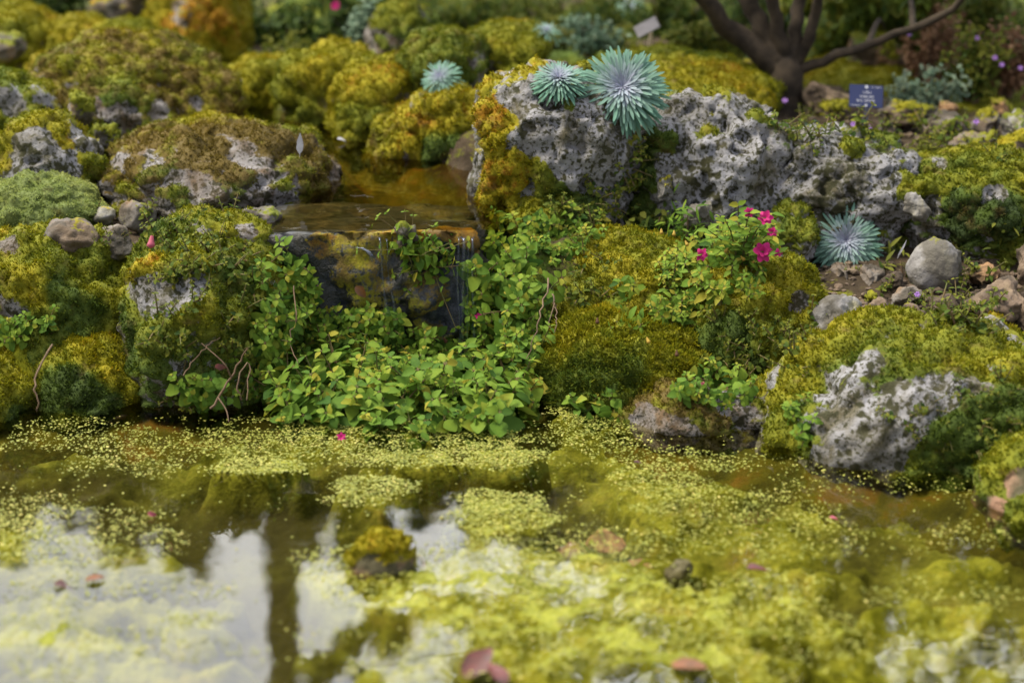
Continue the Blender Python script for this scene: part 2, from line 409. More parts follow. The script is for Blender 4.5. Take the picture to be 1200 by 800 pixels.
gmoss = np.clip(.62 + .5 * fbm(g3 * 3 + 1, 3), 0, 1) * (1 - .55 * sstep(.55, .75, gx) * sstep(3.5, 3.7, gy) * (1 - sstep(4.9, 5.3, gy)))
terrain = obj('terrain', mesh('terrain', g3, gF, M_SOIL, dict(hue=ghue, moss=gmoss, wet=wetm, mud=(1 - sstep(-.18, .10, gx + .05 * fbm(g3 * 5, 2))) * (1 - sstep(3.05, 3.3, gy)))))
tag(terrain, 'dark mossy soil of the rock garden bank', 'ground', kind='structure')
# the far ground, one sheet out to the horizon, lying under the modelled garden
Vf = np.array([(-900, -900, -.35), (900, -900, -.35), (900, 900, -.35), (-900, 900, -.35)], float)
tag(obj('ground', mesh('ground', Vf, [(0, 1, 2, 3)], plain('far_ground', (.05, .06, .02), .95, .1, (.04, .035, .02), 2))), 'surrounding garden ground', 'ground', kind='structure')

def water_mat(name, tint, ior=1.5, ripple=.05, sc=9):
    t = NT(name)
    tr = t.n('ShaderNodeBsdfTransparent'); tr.inputs[0].default_value = col(tint)
    gl = t.n('ShaderNodeBsdfGlossy'); gl.inputs['Roughness'].default_value = .03
    nb = t.bump(t.noise(sc, 2, .4), ripple, .02)
    t.l(nb, gl.inputs['Normal'])
    fr = t.n('ShaderNodeFresnel'); fr.inputs['IOR'].default_value = ior
    m = t.n('ShaderNodeMixShader'); t.l(fr.outputs[0], m.inputs[0]); t.l(tr.outputs[0], m.inputs[1]); t.l(gl.outputs[0], m.inputs[2])
    return t.done(m.outputs[0])
M_WATER = water_mat('pond_water', (.94, .92, .74), 1.45, .035, 7)
M_WATER2 = water_mat('stream_water', (.84, .72, .38), 1.45, .06, 14)
wx, wy, wF = grid(-2.6, 2.6, 1.2, 3.72, 40, 30)
tag(obj('pond_water', mesh('pond_water', np.stack([wx, wy, np.zeros_like(wx)], 1), wF, M_WATER)), 'still pond water reflecting the pale sky', 'water', kind='structure')

# upper stream pool: a sheet with its front edge spilling over the ledge
pc = POOL.mean(0)
def poly_sheet(poly, z, nx=60, ny=60, grow=.06):
    x0, y0 = poly.min(0) - grow; x1, y1 = poly.max(0) + grow
    X, Y, F = grid(x0, x1, y0, y1, nx, ny)
    keep = inside(poly, X, Y) | (pdist(poly, X, Y) < grow)
    F = F[keep[F].all(1)]
    used = np.unique(F); re = np.zeros(len(X), int); re[used] = np.arange(len(used))
    return np.stack([X[used], Y[used], np.full(len(used), z)], 1), re[F]
V_, F_ = poly_sheet(POOL, POOL_Z)
V_ = V_.copy(); fr_ = V_[:, 1] < 3.83; V_[fr_, 1] = np.maximum(V_[fr_, 1] - .03, 3.788 + .014 * pnoise(np.stack([V_[fr_, 0] * 14, 0 * V_[fr_, 0], 0 * V_[fr_, 0]], 1))); V_[:, 2] -= .003 * sstep(3.83, 3.78, V_[:, 1])
tag(obj('stream_water', mesh('stream_water', V_, F_, M_WATER2)), 'brown stream pool above the waterfall ledge', 'water', kind='structure')

# ------------------------------------------------------------------ boulders
_ico = {}
def ico(n):
    if n not in _ico:
        bm = bmesh.new(); bmesh.ops.create_icosphere(bm, subdivisions=n, radius=1.0)
        V = np.array([v.co[:] for v in bm.verts]); F = np.array([[v.index for v in f.verts] for f in bm.faces]); bm.free()
        _ico[n] = (V, F)
    return _ico[n]
def vnormals(V, F):
    fn = np.cross(V[F[:, 1]] - V[F[:, 0]], V[F[:, 2]] - V[F[:, 0]])
    N = np.zeros_like(V)
    for k in range(F.shape[1]): np.add.at(N, F[:, k], fn)
    return N / (np.linalg.norm(N, axis=1)[:, None] + 1e-12)
TUFTS = []                              # moss is grown on the stones once everything stands
def boulder(name, label, cat, box, Y, ry, mat, moss=.5, hue=.45, seed=0, sub=5, amp=.16, freq=1.3, fine=.012, crag=0.0, power=2.0, cuts=0, rot=0, tilt=0,
            wn=.7, wz=.55, spots=(), bare=(), tuft=1.0, tuft_h=1.0, group=None, tmat=None, hvar=.35, thick=.010, ztop=None, dry=.04):
    x0, y0, x1, y1 = box
    cx, cy_ = (x0 + x1) / 2, (y0 + y1) / 2
    m = mpp(cx, cy_, Y); c = P(cx, cy_, Y); d = ray(cx, cy_); dep = math.atan(-d[2] / d[1])
    rx = (x1 - x0) / 2 * m; h = (y1 - y0) / 2 * m
    rz = math.sqrt(max(h * h - (ry * math.sin(dep)) ** 2, (.35 * h) ** 2)) / math.cos(dep)
    U, F = ico(sub)
    r_ = random.Random(seed * 77 + 5)
    S = U / (np.sum(np.abs(U) ** power, axis=1) ** (1 / power))[:, None]
    rad = np.ones(len(U))
    for k in range(cuts):
        n = np.array([r_.gauss(0, 1) for _ in range(3)]); n /= np.linalg.norm(n)
        dd = r_.uniform(.55, .88); q = U @ n
        lim = np.where(q > .02, dd / np.maximum(q, .02), 9.)
        rad = np.minimum(rad, lim)
    off = np.array((seed * 3.71, seed * 1.37, seed * 2.11))
    rad = rad * (1 + amp * fbm(U * freq + off, 4))
    V = S * rad[:, None] * np.array((rx, ry, rz))
    a = tilt; Rt = np.array([[math.cos(a), 0, math.sin(a)], [0, 1, 0], [-math.sin(a), 0, math.cos(a)]])
    b = rot; Rz = np.array([[math.cos(b), -math.sin(b), 0], [math.sin(b), math.cos(b), 0], [0, 0, 1]])
    V = V @ Rt.T @ Rz.T
    Wd = V + c
    N = vnormals(V, F)
    disp = fine * fbm(Wd * 16 + off, 4)
    if crag: disp = disp + crag * (ridged(Wd * 11 + off, 3) - .6) - crag * .8 * sstep(.25, .6, fbm(Wd * 26 + off, 2))
    V = V + N * disp[:, None]
    if ztop is not None: V[:, 2] = np.where(V[:, 2] + c[2] > ztop, ztop - c[2] + .0035 * fbm(Wd * 14, 3) + .12 * (np.minimum(V[:, 2] + c[2] - ztop, .01)), V[:, 2])
    N = vnormals(V, F); Wd = V + c
    dr = dry * (1 + 1.5 * fbm(Wd * 3 + off + 20, 3))
    mm = moss + wz * N[:, 2] + wn * fbm(Wd * 5.5 + off + 3, 4)
    hu = hue - .10 * N[:, 2] + hvar * fbm(Wd * 4 + off + 9, 3)
    if spots or bare:
        ux, uy, w = to_px(Wd)
        front = N @ (-FWD) > -.1
        for kind_, lst in ((1, spots), (0, bare)):
            for sp in lst:
                dpx = np.hypot(ux - sp[0], uy - sp[1]) + np.where(front, 0, 1e4)
                k = np.argmin(dpx + (w - w.min()) * 60)
                rr = sp[2] * m
                e = 1 - sstep(.55, 1.15, np.linalg.norm(Wd - Wd[k], axis=1) / rr + .5 * fbm(Wd * 14 + 2, 3))
                if kind_: mm = mm * (1 - e) + (sp[4] if len(sp) > 4 else 1.15) * e; hu = hu * (1 - e) + (sp[3] + .1 * fbm(Wd * 9, 2)) * e
                else: mm = mm * (1 - e) + (sp[3] if len(sp) > 3 else -.1) * e
    mk = np.clip(mm, 0, 1.2)
    hu = np.clip(hu, 0, 1)
    th = thick * sstep(.4, .8, mk) * (1 + 1.2 * fbm(Wd * 32 + off, 3))
    V = V + N * th[:, None]
    base = c + np.array((0, 0, V[:, 2].min()))
    V = V + c - base
    o = obj(name, mesh(name, V, F, mat, dict(moss=np.clip(mk, 0, 1), hue=hu, dry=dr)), loc=base)
    tag(o, label, cat, group)
    if tuft > 0: TUFTS.append((o, V, F, dr, mk, hu, tuft, tuft_h, tmat or M_MOSS))
    return o
MB = 'mossy boulder'
# --- left side, from the back to the water
boulder('mossy_boulder', 'large olive moss covered mound behind the left bank rocks', 'boulder', (5, 50, 290, 225), 4.85, .30, M_LICHEN_FINE, .40, .38, 1, 6, .14, 1.5, .014, spots=[(250, 110, 45, .3), (60, 75, 40, .35), (130, 60, 40, .3)], bare=[(150, 130, 24), (186, 134, 20), (40, 95, 20, .2), (110, 125, 16), (230, 120, 12, .2)], crag=.012, dry=.13, tuft=.9)
boulder('mossy_boulder', 'brownish low mossy boulder reaching the stream pool on the left bank', 'boulder', (115, 140, 398, 300), 4.27, .30, M_LICHEN_FINE, .38, .42, 2, 6, .12, 1.7, .014, spots=[(370, 210, 30, .45), (200, 160, 30, .35), (240, 175, 24, .4)], bare=[(295, 190, 26), (205, 212, 14), (165, 170, 18, .1), (245, 235, 34, .1), (180, 190, 16, .1), (300, 245, 24, .2)], crag=.014, dry=.19, tuft=.9)
boulder('lichen_boulder', 'lichen whitened boulder with yellow moss cap at the left edge', 'boulder', (-8, 138, 118, 250), 4.18, .14, M_LICHEN, .22, .40, 3, 5, .14, 1.6, .012, spots=[(50, 150, 40, .25), (105, 195, 22, .5)], bare=[(45, 182, 40), (80, 190, 18)], crag=.012, dry=.1)
boulder('lichen_boulder', 'grey lichen boulder cut off by the left edge above the moss capped one', 'boulder', (-90, 85, 72, 200), 4.55, .18, M_LICHEN, .40, .5, 4, 5, .15, 1.5, .012, bare=[(10, 125, 20)], crag=.008)
boulder('mossy_boulder', 'rounded mossy boulder in the far upper left corner', 'boulder', (-30, 8, 62, 90), 5.5, .25, M_LICHEN_FINE, .6, .35, 5, 5)
boulder('mossy_boulder', 'small yellow moss boulder along the back of the left mound', 'boulder', (105, 28, 180, 70), 5.45, .16, M_LICHEN_FINE, .7, .2, 6, 5)
boulder('mossy_boulder', 'low brown mossy boulder beside the upper left corner boulder', 'boulder', (52, 22, 130, 75), 5.5, .15, M_LICHEN_FINE, .6, .35, 46, 5)
boulder('grey_stone', 'smooth grey stone half buried at the left edge behind the mounds', 'stone', (-40, 40, 28, 75), 5.1, .10, M_GREY, .0, .5, 7, 4, tuft=.4)
boulder('cushion_plant', 'pale green dense cushion plant on the left bank', 'cushion plant', (-25, 211, 114, 305), 4.0, .13, M_CUSH, 1.0, .5, 8, 6, .07, 1.6, .006, wn=.1, tmat=M_CUSH, tuft=2.2, tuft_h=.75, hvar=.3, thick=.014)
boulder('grey_stone', 'rounded brown grey stone in front of the pale cushion plant', 'stone', (50, 256, 118, 312), 3.80, .06, M_GREY, -.15, .5, 9, 5, .12, 1.6, .006, cuts=5, tuft=.5)
boulder('grey_stone', 'flat grey brown stone right of the rounded stone by the cushion plant', 'stone', (108, 264, 162, 305), 3.82, .05, M_GREY, -.1, .5, 10, 5, .12, 1.6, .005, cuts=7, tuft=.5)
boulder('grey_stone', 'small bluish stone at the right end of the cushion plant', 'stone', (110, 242, 136, 266), 3.95, .03, M_WHITE, -.3, .5, 11, 4, .1, 1.5, .003, cuts=7, tuft=0)
boulder('grey_stone', 'dark pointed stone between cushion plant and brownish boulder', 'stone', (140, 232, 182, 280), 3.95, .04, M_GREY, -.1, .5, 12, 5, .12, 1.6, .005, cuts=8, tuft=.4)
boulder('grey_stone', 'grey brown stone at the near corner of the stream pool', 'stone', (273, 236, 332, 285), 3.88, .06, M_GREY, .0, .6, 13, 5, .12, 1.6, .006, cuts=4, tuft=.5)
boulder('flat_stone', 'flat brown stone capping the left bank beside the ledge', 'stone', (195, 254, 312, 312), 3.80, .09, M_LICHEN_FINE, .25, .5, 14, 5, .10, 1.8, .008, power=3, tuft=.8, bare=[(225, 266, 18), (290, 268, 14)])
boulder('grey_stone', 'small pale stone wedged against the large olive mound', 'stone', (76, 112, 108, 148), 4.45, .04, M_GREY, .25, .5, 15, 5, cuts=6, tuft=.5)
boulder('grey_stone', 'small round grey stone below the large olive mound', 'stone', (105, 148, 137, 175), 4.35, .04, M_WHITE, .15, .5, 16, 5, cuts=7, tuft=.5)
boulder('mossy_boulder', 'tall green mossy bank boulder with a bare pale patch left of the waterfall', 'boulder', (140, 262, 335, 545), 3.72, .22, M_LICHEN, .60, .58, 17, 6, .13, 1.7, .014, spots=[(180, 310, 24, .12), (270, 330, 40, .62), (150, 400, 40, .75)], bare=[(190, 350, 38), (222, 330, 24)], crag=.006, tuft=1.2)
boulder('mossy_boulder', 'dark olive mossy bank boulder under the grey brown stones at left', 'boulder', (-80, 268, 175, 545), 3.80, .2, M_LICHEN_FINE, .65, .55, 18, 6, .13, 1.7, .014, spots=[(30, 300, 40, .4), (90, 320, 50, .55), (80, 360, 40, .75)], bare=[(5, 300, 22, .1)], tuft=1.2)
boulder('mossy_boulder', 'low rounded boulder with bright yellow moss cap by the pond at left', 'boulder', (30, 396, 184, 530), 3.64, .15, M_LICHEN_FINE, .9, .5, 19, 5, .10, 1.3, .008, spots=[(125, 425, 60, .2), (75, 462, 34, .85), (155, 465, 22, .3), (115, 472, 30, .9)], tuft=2.0, hvar=.15)
boulder('mossy_boulder', 'mossy boulder cut off by the left edge at the pond margin', 'boulder', (-90, 400, 46, 545), 3.58, .17, M_LICHEN_FINE, .85, .45, 20, 5, .12, 1.5, .012, spots=[(10, 440, 40, .3), (20, 490, 25, .8)], tuft=1.6)
# --- ledge and waterfall wall
boulder('waterfall_ledge', 'dark wet stone ledge with orange rim under the stream pool', 'rock ledge', (285, 232, 575, 560), 3.90, .135, M_WET, -.35, .5, 21, 6, .085, 2.8, .012, power=6, wz=.1, wn=.5, crag=.020, ztop=.284,
        spots=[(460, 283, 30, .06, .6), (515, 280, 30, .03, .62), (375, 285, 24, .03, .5), (405, 284, 26, .02, .55), (435, 285, 26, .02, .6), (485, 285, 26, .02, .6), (545, 284, 26, .02, .6), (420, 320, 46, .22, .55), (440, 350, 40, .3, .5), (500, 400, 50, .5, .5), (530, 430, 40, .6, .5), (490, 350, 40, .35, .48)], tuft=.35, tuft_h=.4, thick=.003, dry=.2)
boulder('grey_stone', 'small grey stone sitting on the lip of the waterfall', 'stone', (458, 261, 493, 290), 3.78, .03, M_GREY, -.3, .5, 22, 4, cuts=5, tuft=0)
# --- right of the waterfall
boulder('mossy_boulder', 'large yellow green mossy hummock right of the waterfall', 'boulder', (615, 272, 850, 540), 3.88, .24, M_LICHEN_FINE, .95, .38, 23, 6, .10, 1.6, .012, spots=[(690, 285, 40, .2), (760, 290, 45, .4), (650, 310, 26, .2), (700, 345, 40, .4)], tuft=1.6)
boulder('mossy_boulder', 'thick soft golden moss cushion above the pond right of the waterfall', 'boulder', (616, 366, 844, 540), 3.66, .16, M_LICHEN_FINE, 1.1, .32, 24, 6, .10, 1.5, .010, dry=-.1, spots=[(680, 410, 50, .30), (770, 400, 60, .34), (700, 450, 60, .6), (640, 440, 24, .6)], tuft=2.4, tuft_h=1.4, hvar=.2)
boulder('mossy_boulder', 'green mossy hummock with small grey patches under the pink flowers', 'boulder', (785, 290, 968, 535), 3.76, .2, M_LICHEN_FINE, .85, .55, 25, 6, .12, 1.6, .014, spots=[(900, 400, 40, .45), (850, 400, 40, .7), (880, 440, 30, .9)], bare=[(938, 352, 16), (910, 300, 10)], tuft=1.3)
boulder('lichen_boulder', 'small grey boulder with pinkish foot standing in the pond edge', 'boulder', (730, 450, 906, 548), 3.47, .10, M_LICHEN_FINE, .15, .55, 26, 5, .13, 1.6, .012, spots=[(775, 460, 30, .3), (840, 490, 30, .7), (800, 470, 24, .5)], bare=[(755, 490, 20), (860, 475, 22), (770, 505, 24)], crag=.014, power=2.6, dry=.15)
boulder('lichen_boulder', 'broad mossy boulder with craggy pale face at the right of the pond', 'boulder', (892, 378, 1275, 655), 3.44, .26, M_LICHEN, .28, .45, 27, 6, .13, 1.6, .014, power=2.6,
        spots=[(930, 450, 34, .35), (920, 510, 32, .45), (950, 400, 26, .3), (1120, 420, 36, .3), (1090, 400, 50, .45), (1160, 400, 50, .4), (1120, 520, 70, .78), (1180, 480, 50, .75), (1080, 540, 40, .7), (1045, 530, 20, .1)],
        bare=[(1000, 480, 54, .12), (1015, 425, 26, .2), (1035, 500, 54, .1), (1100, 470, 36, .2), (975, 450, 28, .25), (990, 530, 40, .1), (1150, 450, 20, .25)], crag=.014, tuft=1.3)
boulder('mossy_boulder', 'mossy boulder with reddish waterline cut off by the right edge', 'boulder', (1143, 515, 1300, 660), 3.08, .13, M_PINK, .55, .45, 28, 5, .12, 1.5, .012, spots=[(1175, 540, 36, .4)], bare=[(1195, 565, 26), (1165, 590, 14)], tuft=1.3)
# --- upper right outcrops
boulder('lichen_outcrop', 'tall craggy pale outcrop with orange moss flank under two rosettes', 'rock outcrop', (552, 84, 742, 320), 4.16, .18, M_LICHEN, -.05, .35, 29, 6, .13, 1.7, .014, power=2.8,
        spots=[(572, 100, 28, .04), (575, 150, 38, .03), (598, 200, 44, .08), (590, 245, 38, .20), (660, 230, 36, .65), (640, 210, 24, .5), (700, 80, 30, .3), (660, 128, 14, .6), (555, 70, 20, .25), (575, 225, 26, .1)], bare=[(690, 180, 54), (610, 110, 24), (640, 150, 34), (700, 220, 26)], crag=.022)
boulder('mossy_boulder', 'dark mossy rock at the foot of the tall craggy outcrop', 'boulder', (588, 215, 712, 330), 4.04, .11, M_LICHEN_FINE, .75, .55, 30, 5, .13, 1.7, .012, spots=[(630, 240, 36, .35), (690, 260, 30, .85)])
boulder('lichen_outcrop', 'pale pitted outcrop below the mossy lawn left of the label', 'rock outcrop', (728, 112, 930, 325), 4.22, .2, M_LICHEN, -.12, .5, 31, 6, .14, 1.8, .014, power=2.5,
        spots=[(760, 200, 34, .8), (780, 160, 20, .7), (890, 135, 18, .5), (750, 245, 24, .7)], bare=[(850, 190, 50), (820, 230, 40), (800, 140, 30), (860, 150, 26)], crag=.024)
boulder('lichen_outcrop', 'long low pitted lichen outcrop beneath the blue label', 'rock outcrop', (835, 155, 1090, 325), 4.20, .18, M_LICHEN, -.12, .5, 32, 6, .14, 1.9, .014, power=2.5,
        spots=[(1000, 175, 20, .55), (960, 240, 16, .8), (1065, 215, 24, .45)], bare=[(900, 220, 50), (980, 225, 46), (1030, 205, 36), (930, 185, 30)], crag=.022)
boulder('lichen_outcrop', 'green mossy outcrop with pale blotches at the right edge', 'rock outcrop', (1045, 184, 1260, 330), 4.15, .18, M_LICHEN, .40, .55, 33, 6, .15, 1.7, .014, power=2.4, spots=[(1100, 215, 40, .5), (1170, 250, 40, .95), (1130, 255, 30, .95), (1170, 200, 40, .45)], bare=[(1085, 245, 20), (1100, 190, 12), (1165, 228, 18), (1070, 200, 16)], crag=.018)  # the two darkest moss spots paint in the shade of the hollow
boulder('lichen_boulder', 'grey lichen lump between rosette and pitted outcrop', 'boulder', (905, 245, 960, 310), 4.02, .07, M_LICHEN, .1, .6, 34, 5, crag=.014)
# --- loose stones at right
ST = 'loose stones on the right bank'
boulder('white_stone', 'big smooth white stone standing on the right bank', 'stone', (1062, 278, 1132, 352), 3.88, .06, M_WHITE, -.4, .5, 35, 5, .10, 1.3, .004, cuts=7, tuft=0, tilt=.2, group=ST)
boulder('grey_stone', 'angular pale grey stone in front of the right bank rubble', 'stone', (938, 348, 1022, 415), 3.62, .06, M_WHITE, -.35, .5, 36, 5, .14, 1.5, .007, cuts=8, tuft=0, tilt=-.45, crag=.006, group=ST)
SMALL = [((1008, 352, 1056, 392), 3.65, .05, M_BROWN, 'brown block stone right of the angular grey stone'), ((1046, 355, 1085, 392), 3.66, .04, M_BROWN, 'reddish stone right of the brown block stone'),
    ((1042, 332, 1085, 368), 3.74, .04, M_GREY, 'grey stone in front of the big white stone'), ((1080, 342, 1132, 378), 3.72, .05, M_BROWN, 'flat ochre stone below the big white stone'),
    ((1033, 318, 1060, 345), 3.85, .03, M_BROWN, 'small tan stone left of the big white stone'), ((1003, 306, 1038, 350), 3.90, .05, M_GREY, 'dark grey stone under the right bank rosette'),
    ((968, 300, 1010, 345), 3.93, .05, M_GREY, 'shadowed grey stone tucked below the rosette leaves'), ((1128, 308, 1172, 336), 3.88, .05, M_ORANGE, 'flat yellowish stone right of the big white stone'),
    ((1132, 320, 1210, 385), 3.68, .07, M_BROWN, 'big angular brown stone near the right edge'), ((1188, 350, 1235, 395), 3.62, .05, M_BROWN, 'reddish stone cut by the right edge of the bank'),
    ((1060, 225, 1090, 265), 4.0, .03, M_WHITE, 'pale stone above the white stone beside the mossy outcrop'), ((1188, 285, 1230, 345), 3.85, .05, M_BROWN, 'brown stone cut by the right edge under the mossy outcrop'),
    ((1010, 345, 1040, 362), 3.78, .03, M_GREY, 'thin grey stone behind the brown block stone'), ((1082, 372, 1120, 392), 3.64, .03, M_GREY, 'low grey stone on top of the broad mossy boulder'),
    ((768, 205, 792, 240), 4.02, .03, M_WHITE, 'small pale stone in the hollow between the two outcrops'), ((800, 232, 842, 275), 3.98, .04, M_WHITE, 'pale stone below the pitted outcrop behind the ferny leaves'), ((870, 275, 900, 320), 3.92, .04, M_WHITE, 'pale stone peeping beside the pink flowers')]
for i, (b, Y, ry, m_, lb) in enumerate(SMALL):
    boulder('loose_stone', lb, 'stone', b, Y, ry, m_, -.35, .5, 100 + i, 5, .15, 2.0, .007, cuts=11, crag=.005, tuft=0, tilt=.3 * math.sin(i * 2.3), group=ST)
# --- stones in the bed round the tree and the blue label
BED = [((862, 70, 915, 122), 5.05, .08, M_BROWN, 'brown stone leaning on the left of the tree trunk'), ((938, 92, 1002, 150), 4.95, .09, M_BROWN, 'large flat brown slab right of the tree trunk'),
    ((962, 118, 1000, 150), 4.8, .05, M_BROWN, 'small brown stone in front of the flat slab'), ((1032, 118, 1105, 155), 4.72, .07, M_GREY, 'grey brown stone behind the blue label stake'),
    ((1085, 130, 1145, 172), 4.6, .07, M_GREY, 'long grey stone right of the blue label'), ((1140, 128, 1172, 165), 4.65, .05, M_GREY, 'dark rounded stone in the row right of the label'),
    ((1172, 133, 1215, 175), 4.55, .05, M_WHITE, 'pale stone at the right edge of the bed'), ((1105, 155, 1170, 185), 4.45, .06, M_GREY, 'low grey stone in the gravel bed near the outcrop'),
    ((1160, 160, 1230, 195), 4.4, .07, M_BROWN, 'brown stone in the bed near the right edge'), ((1155, 112, 1185, 140), 4.9, .05, M_ORANGE, 'small ochre stone below the dry shrub'),
    ((985, 38, 1065, 100), 5.5, .12, M_ORANGE, 'sunlit orange rock under the tree'), ((1018, 145, 1060, 170), 4.55, .04, M_GREY, 'thin grey stone in front of the label stake'),
    ((1095, 118, 1125, 140), 4.85, .04, M_ORANGE, 'yellowish stone under the grey green shrub'), ((1068, 158, 1100, 182), 4.42, .04, M_BROWN, 'small tan stone above the long outcrop')]
for i, (b, Y, ry, m_, lb) in enumerate(BED):
    boulder('bed_stone', lb, 'stone', b, Y, ry, m_, -.1, .4, 130 + i, 5, .15, 2.0, .008, cuts=10, crag=.006, tuft=.3, group='stones in the bed under the tree')
# --- far bank of the stream
FAR = [((262, 72, 348, 150), 5.25, .16, .24, 'round golden moss dome at the far end of the stream'), ((335, 58, 448, 180), 5.0, .16, .22, 'golden moss lump on the stream bank right of the dome'),
    ((330, 90, 378, 158), 5.1, .10, .3, 'small mossy lump between the dome and the golden lump'), ((396, 74, 500, 190), 4.85, .14, .22, 'yellow mossy boulder in the middle of the stream bank'),
    ((440, 140, 508, 212), 4.55, .09, .2, 'small yellow mossy knob at the stream edge'), ((470, 104, 570, 234), 4.56, .14, .16, 'golden moss rock overhanging the stream beside the tall outcrop'),
    ((395, 120, 466, 190), 4.75, .09, .2, 'yellow moss lump low on the stream bank'), ((475, 40, 570, 130), 4.9, .16, .45, 'mossy boulder behind the grey green rosette plant')]
for i, (b, Y, ry, hu, lb) in enumerate(FAR):
    boulder('mossy_boulder', lb, 'boulder', b, Y, ry, M_LICHEN_FINE, .72, hu + .13, 150 + i, 5, .19, 1.7, .012, power=2.6, tuft=.9, tuft_h=1.1, hvar=.3, dry=.1, wz=.3, wn=.9, group='golden moss rocks along the stream',
            spots=[(520, 190, 30, .75)] if i == 5 else ())
boulder('mossy_boulder', 'orange moss curtain rock at the head of the stream', 'boulder', (172, -30, 290, 105), 5.9, .25, M_LICHEN_FINE, .75, .15, 160, 5, .14, 1.6, .014, spots=[(240, 60, 30, .2)])
boulder('lichen_boulder', 'pale grey rock high in the upper left behind the mounds', 'boulder', (110, -40, 212, 48), 6.1, .25, M_GREY, .1, .35, 161, 5, .14, 1.6, .012)
boulder('lichen_boulder', 'grey lichen rock high above the stream bank', 'boulder', (425, 5, 515, 95), 5.4, .16, M_LICHEN_FINE, .2, .5, 162, 5, .14, 1.7, .012, crag=.01)
boulder('mossy_boulder', 'mossy boulder at the back between stream and tall outcrop', 'boulder', (540, 30, 640, 95), 5.1, .2, M_LICHEN_FINE, .7, .4, 163, 5)
boulder('mossy_bank', 'yellow moss bank behind the rosettes under the tree', 'moss bank', (665, 62, 905, 160), 4.95, .35, M_LICHEN_FINE, .75, .54, 164, 6, .10, 1.6, .012, spots=[(860, 85, 24, .05), (780, 85, 50, .25)])
boulder('mossy_bank', 'yellow green moss bank to the right behind the tree trunk', 'moss bank', (930, 66, 1080, 140), 5.5, .3, M_LICHEN_FINE, .85, .42, 165, 5, .10, 1.6, .012)
# --- stones in the pond
boulder('pond_stone', 'salmon stone with bright moss cap rising from the pond', 'stone', (412, 628, 486, 706), 2.79, .038, M_PINK, .10, .22, 40, 5, .12, 1.6, .005, wz=1.0, wn=.4, hvar=.1, dry=-.2, tuft_h=.7, bare=[(436, 668, 20), (462, 672, 16)], tuft=2.6)
boulder('pond_stone', 'small salmon stone right of the moss capped pond stone', 'stone', (470, 648, 500, 680), 2.86, .02, M_PINK, -.4, .5, 41, 4, cuts=4, tuft=0)
boulder('pond_stone', 'dark mossy stone breaking the water by the duckweed patch', 'stone', (526, 620, 560, 650), 2.97, .022, M_WET, .3, .7, 42, 4, tuft=1.0)
boulder('pond_stone', 'pale egg shaped stone standing in the algae', 'stone', (780, 652, 812, 690), 2.83, .016, M_WHITE, -.6, .5, 43, 4, .12, cuts=6, tuft=0)
for i, (b, lb) in enumerate([((638, 638, 690, 668), 'flat reddish brown stone in the algae left of the paler one'), ((685, 626, 738, 650), 'flat brick coloured stone awash in the algae'), ((738, 655, 764, 672), 'small tan stone beside the pale egg stone'), ((968, 686, 1008, 706), 'flat mauve brown stone at the right of the pond')]):
    boulder('pond_stone', lb, 'stone', b, 2.98 - .0016 * (b[1] - 630) - .03, .035, M_PINK, -.4, .5, 60 + i, 4, .14, tuft=0, group='flat stones awash in the pond')
boulder('pond_stone', 'tan stone slab at the waterline under the yellow capped boulder', 'stone', (60, 474, 150, 500), 3.53, .04, M_BROWN, -.4, .5, 66, 4, .12, tuft=0)
# ------------------------------------------------------------------ finding the surface at a pixel of the photo
bpy.context.view_layer.update()
DG = bpy.context.evaluated_depsgraph_get()
WATERS = {'pond_water', 'stream_water'}
def hit(px, py, water=True):
    d = ray(px, py); d = d / np.linalg.norm(d); o = Vector(EYE)
    for _ in range(4):
        ok, loc, nor, idx, ob, mx = scene.ray_cast(DG, o, Vector(d))
        if not ok: return P(px, py, 6.0), np.array((0, 0, 1.))
        if ob.name in WATERS and not water:
            o = loc + Vector(d) * .002; continue
        return np.array(loc), np.array(nor)
    return np.array(loc), np.array(nor)
def basis(n, up_hint=None):
    z = n / (np.linalg.norm(n) + 1e-9)
    a = np.array((0, 1., 0)) if abs(z[1]) < .9 else np.array((1., 0, 0))
    x = np.cross(a, z); x /= np.linalg.norm(x); y = np.cross(z, x)
    return np.stack([x, y, z], 1)
def orient(o, loc, n=(0, 0, 1), spin=0, scale=1):
    B = basis(np.asarray(n, float)); c, s = math.cos(spin), math.sin(spin)
    M = B @ np.array([[c, -s, 0], [s, c, 0], [0, 0, 1]])
    m = Matrix([list(M[i]) + [0] for i in range(3)] + [[0, 0, 0, 1]])
    o.matrix_world = Matrix.Translation(Vector(loc)) @ m @ Matrix.Scale(scale, 4)

_ghits = {}
def GHIT(q):
    x, y = 0, 0
    p = np.array([P(q[0], q[1], Y) for Y in np.linspace(3.5, 5.2, 80)])       # walk along the sight line until it meets the modelled soil
    z = ground(p[:, 0], p[:, 1]); k = np.argmax(p[:, 2] <= z)
    return np.array((p[k, 0], p[k, 1], z[k]))
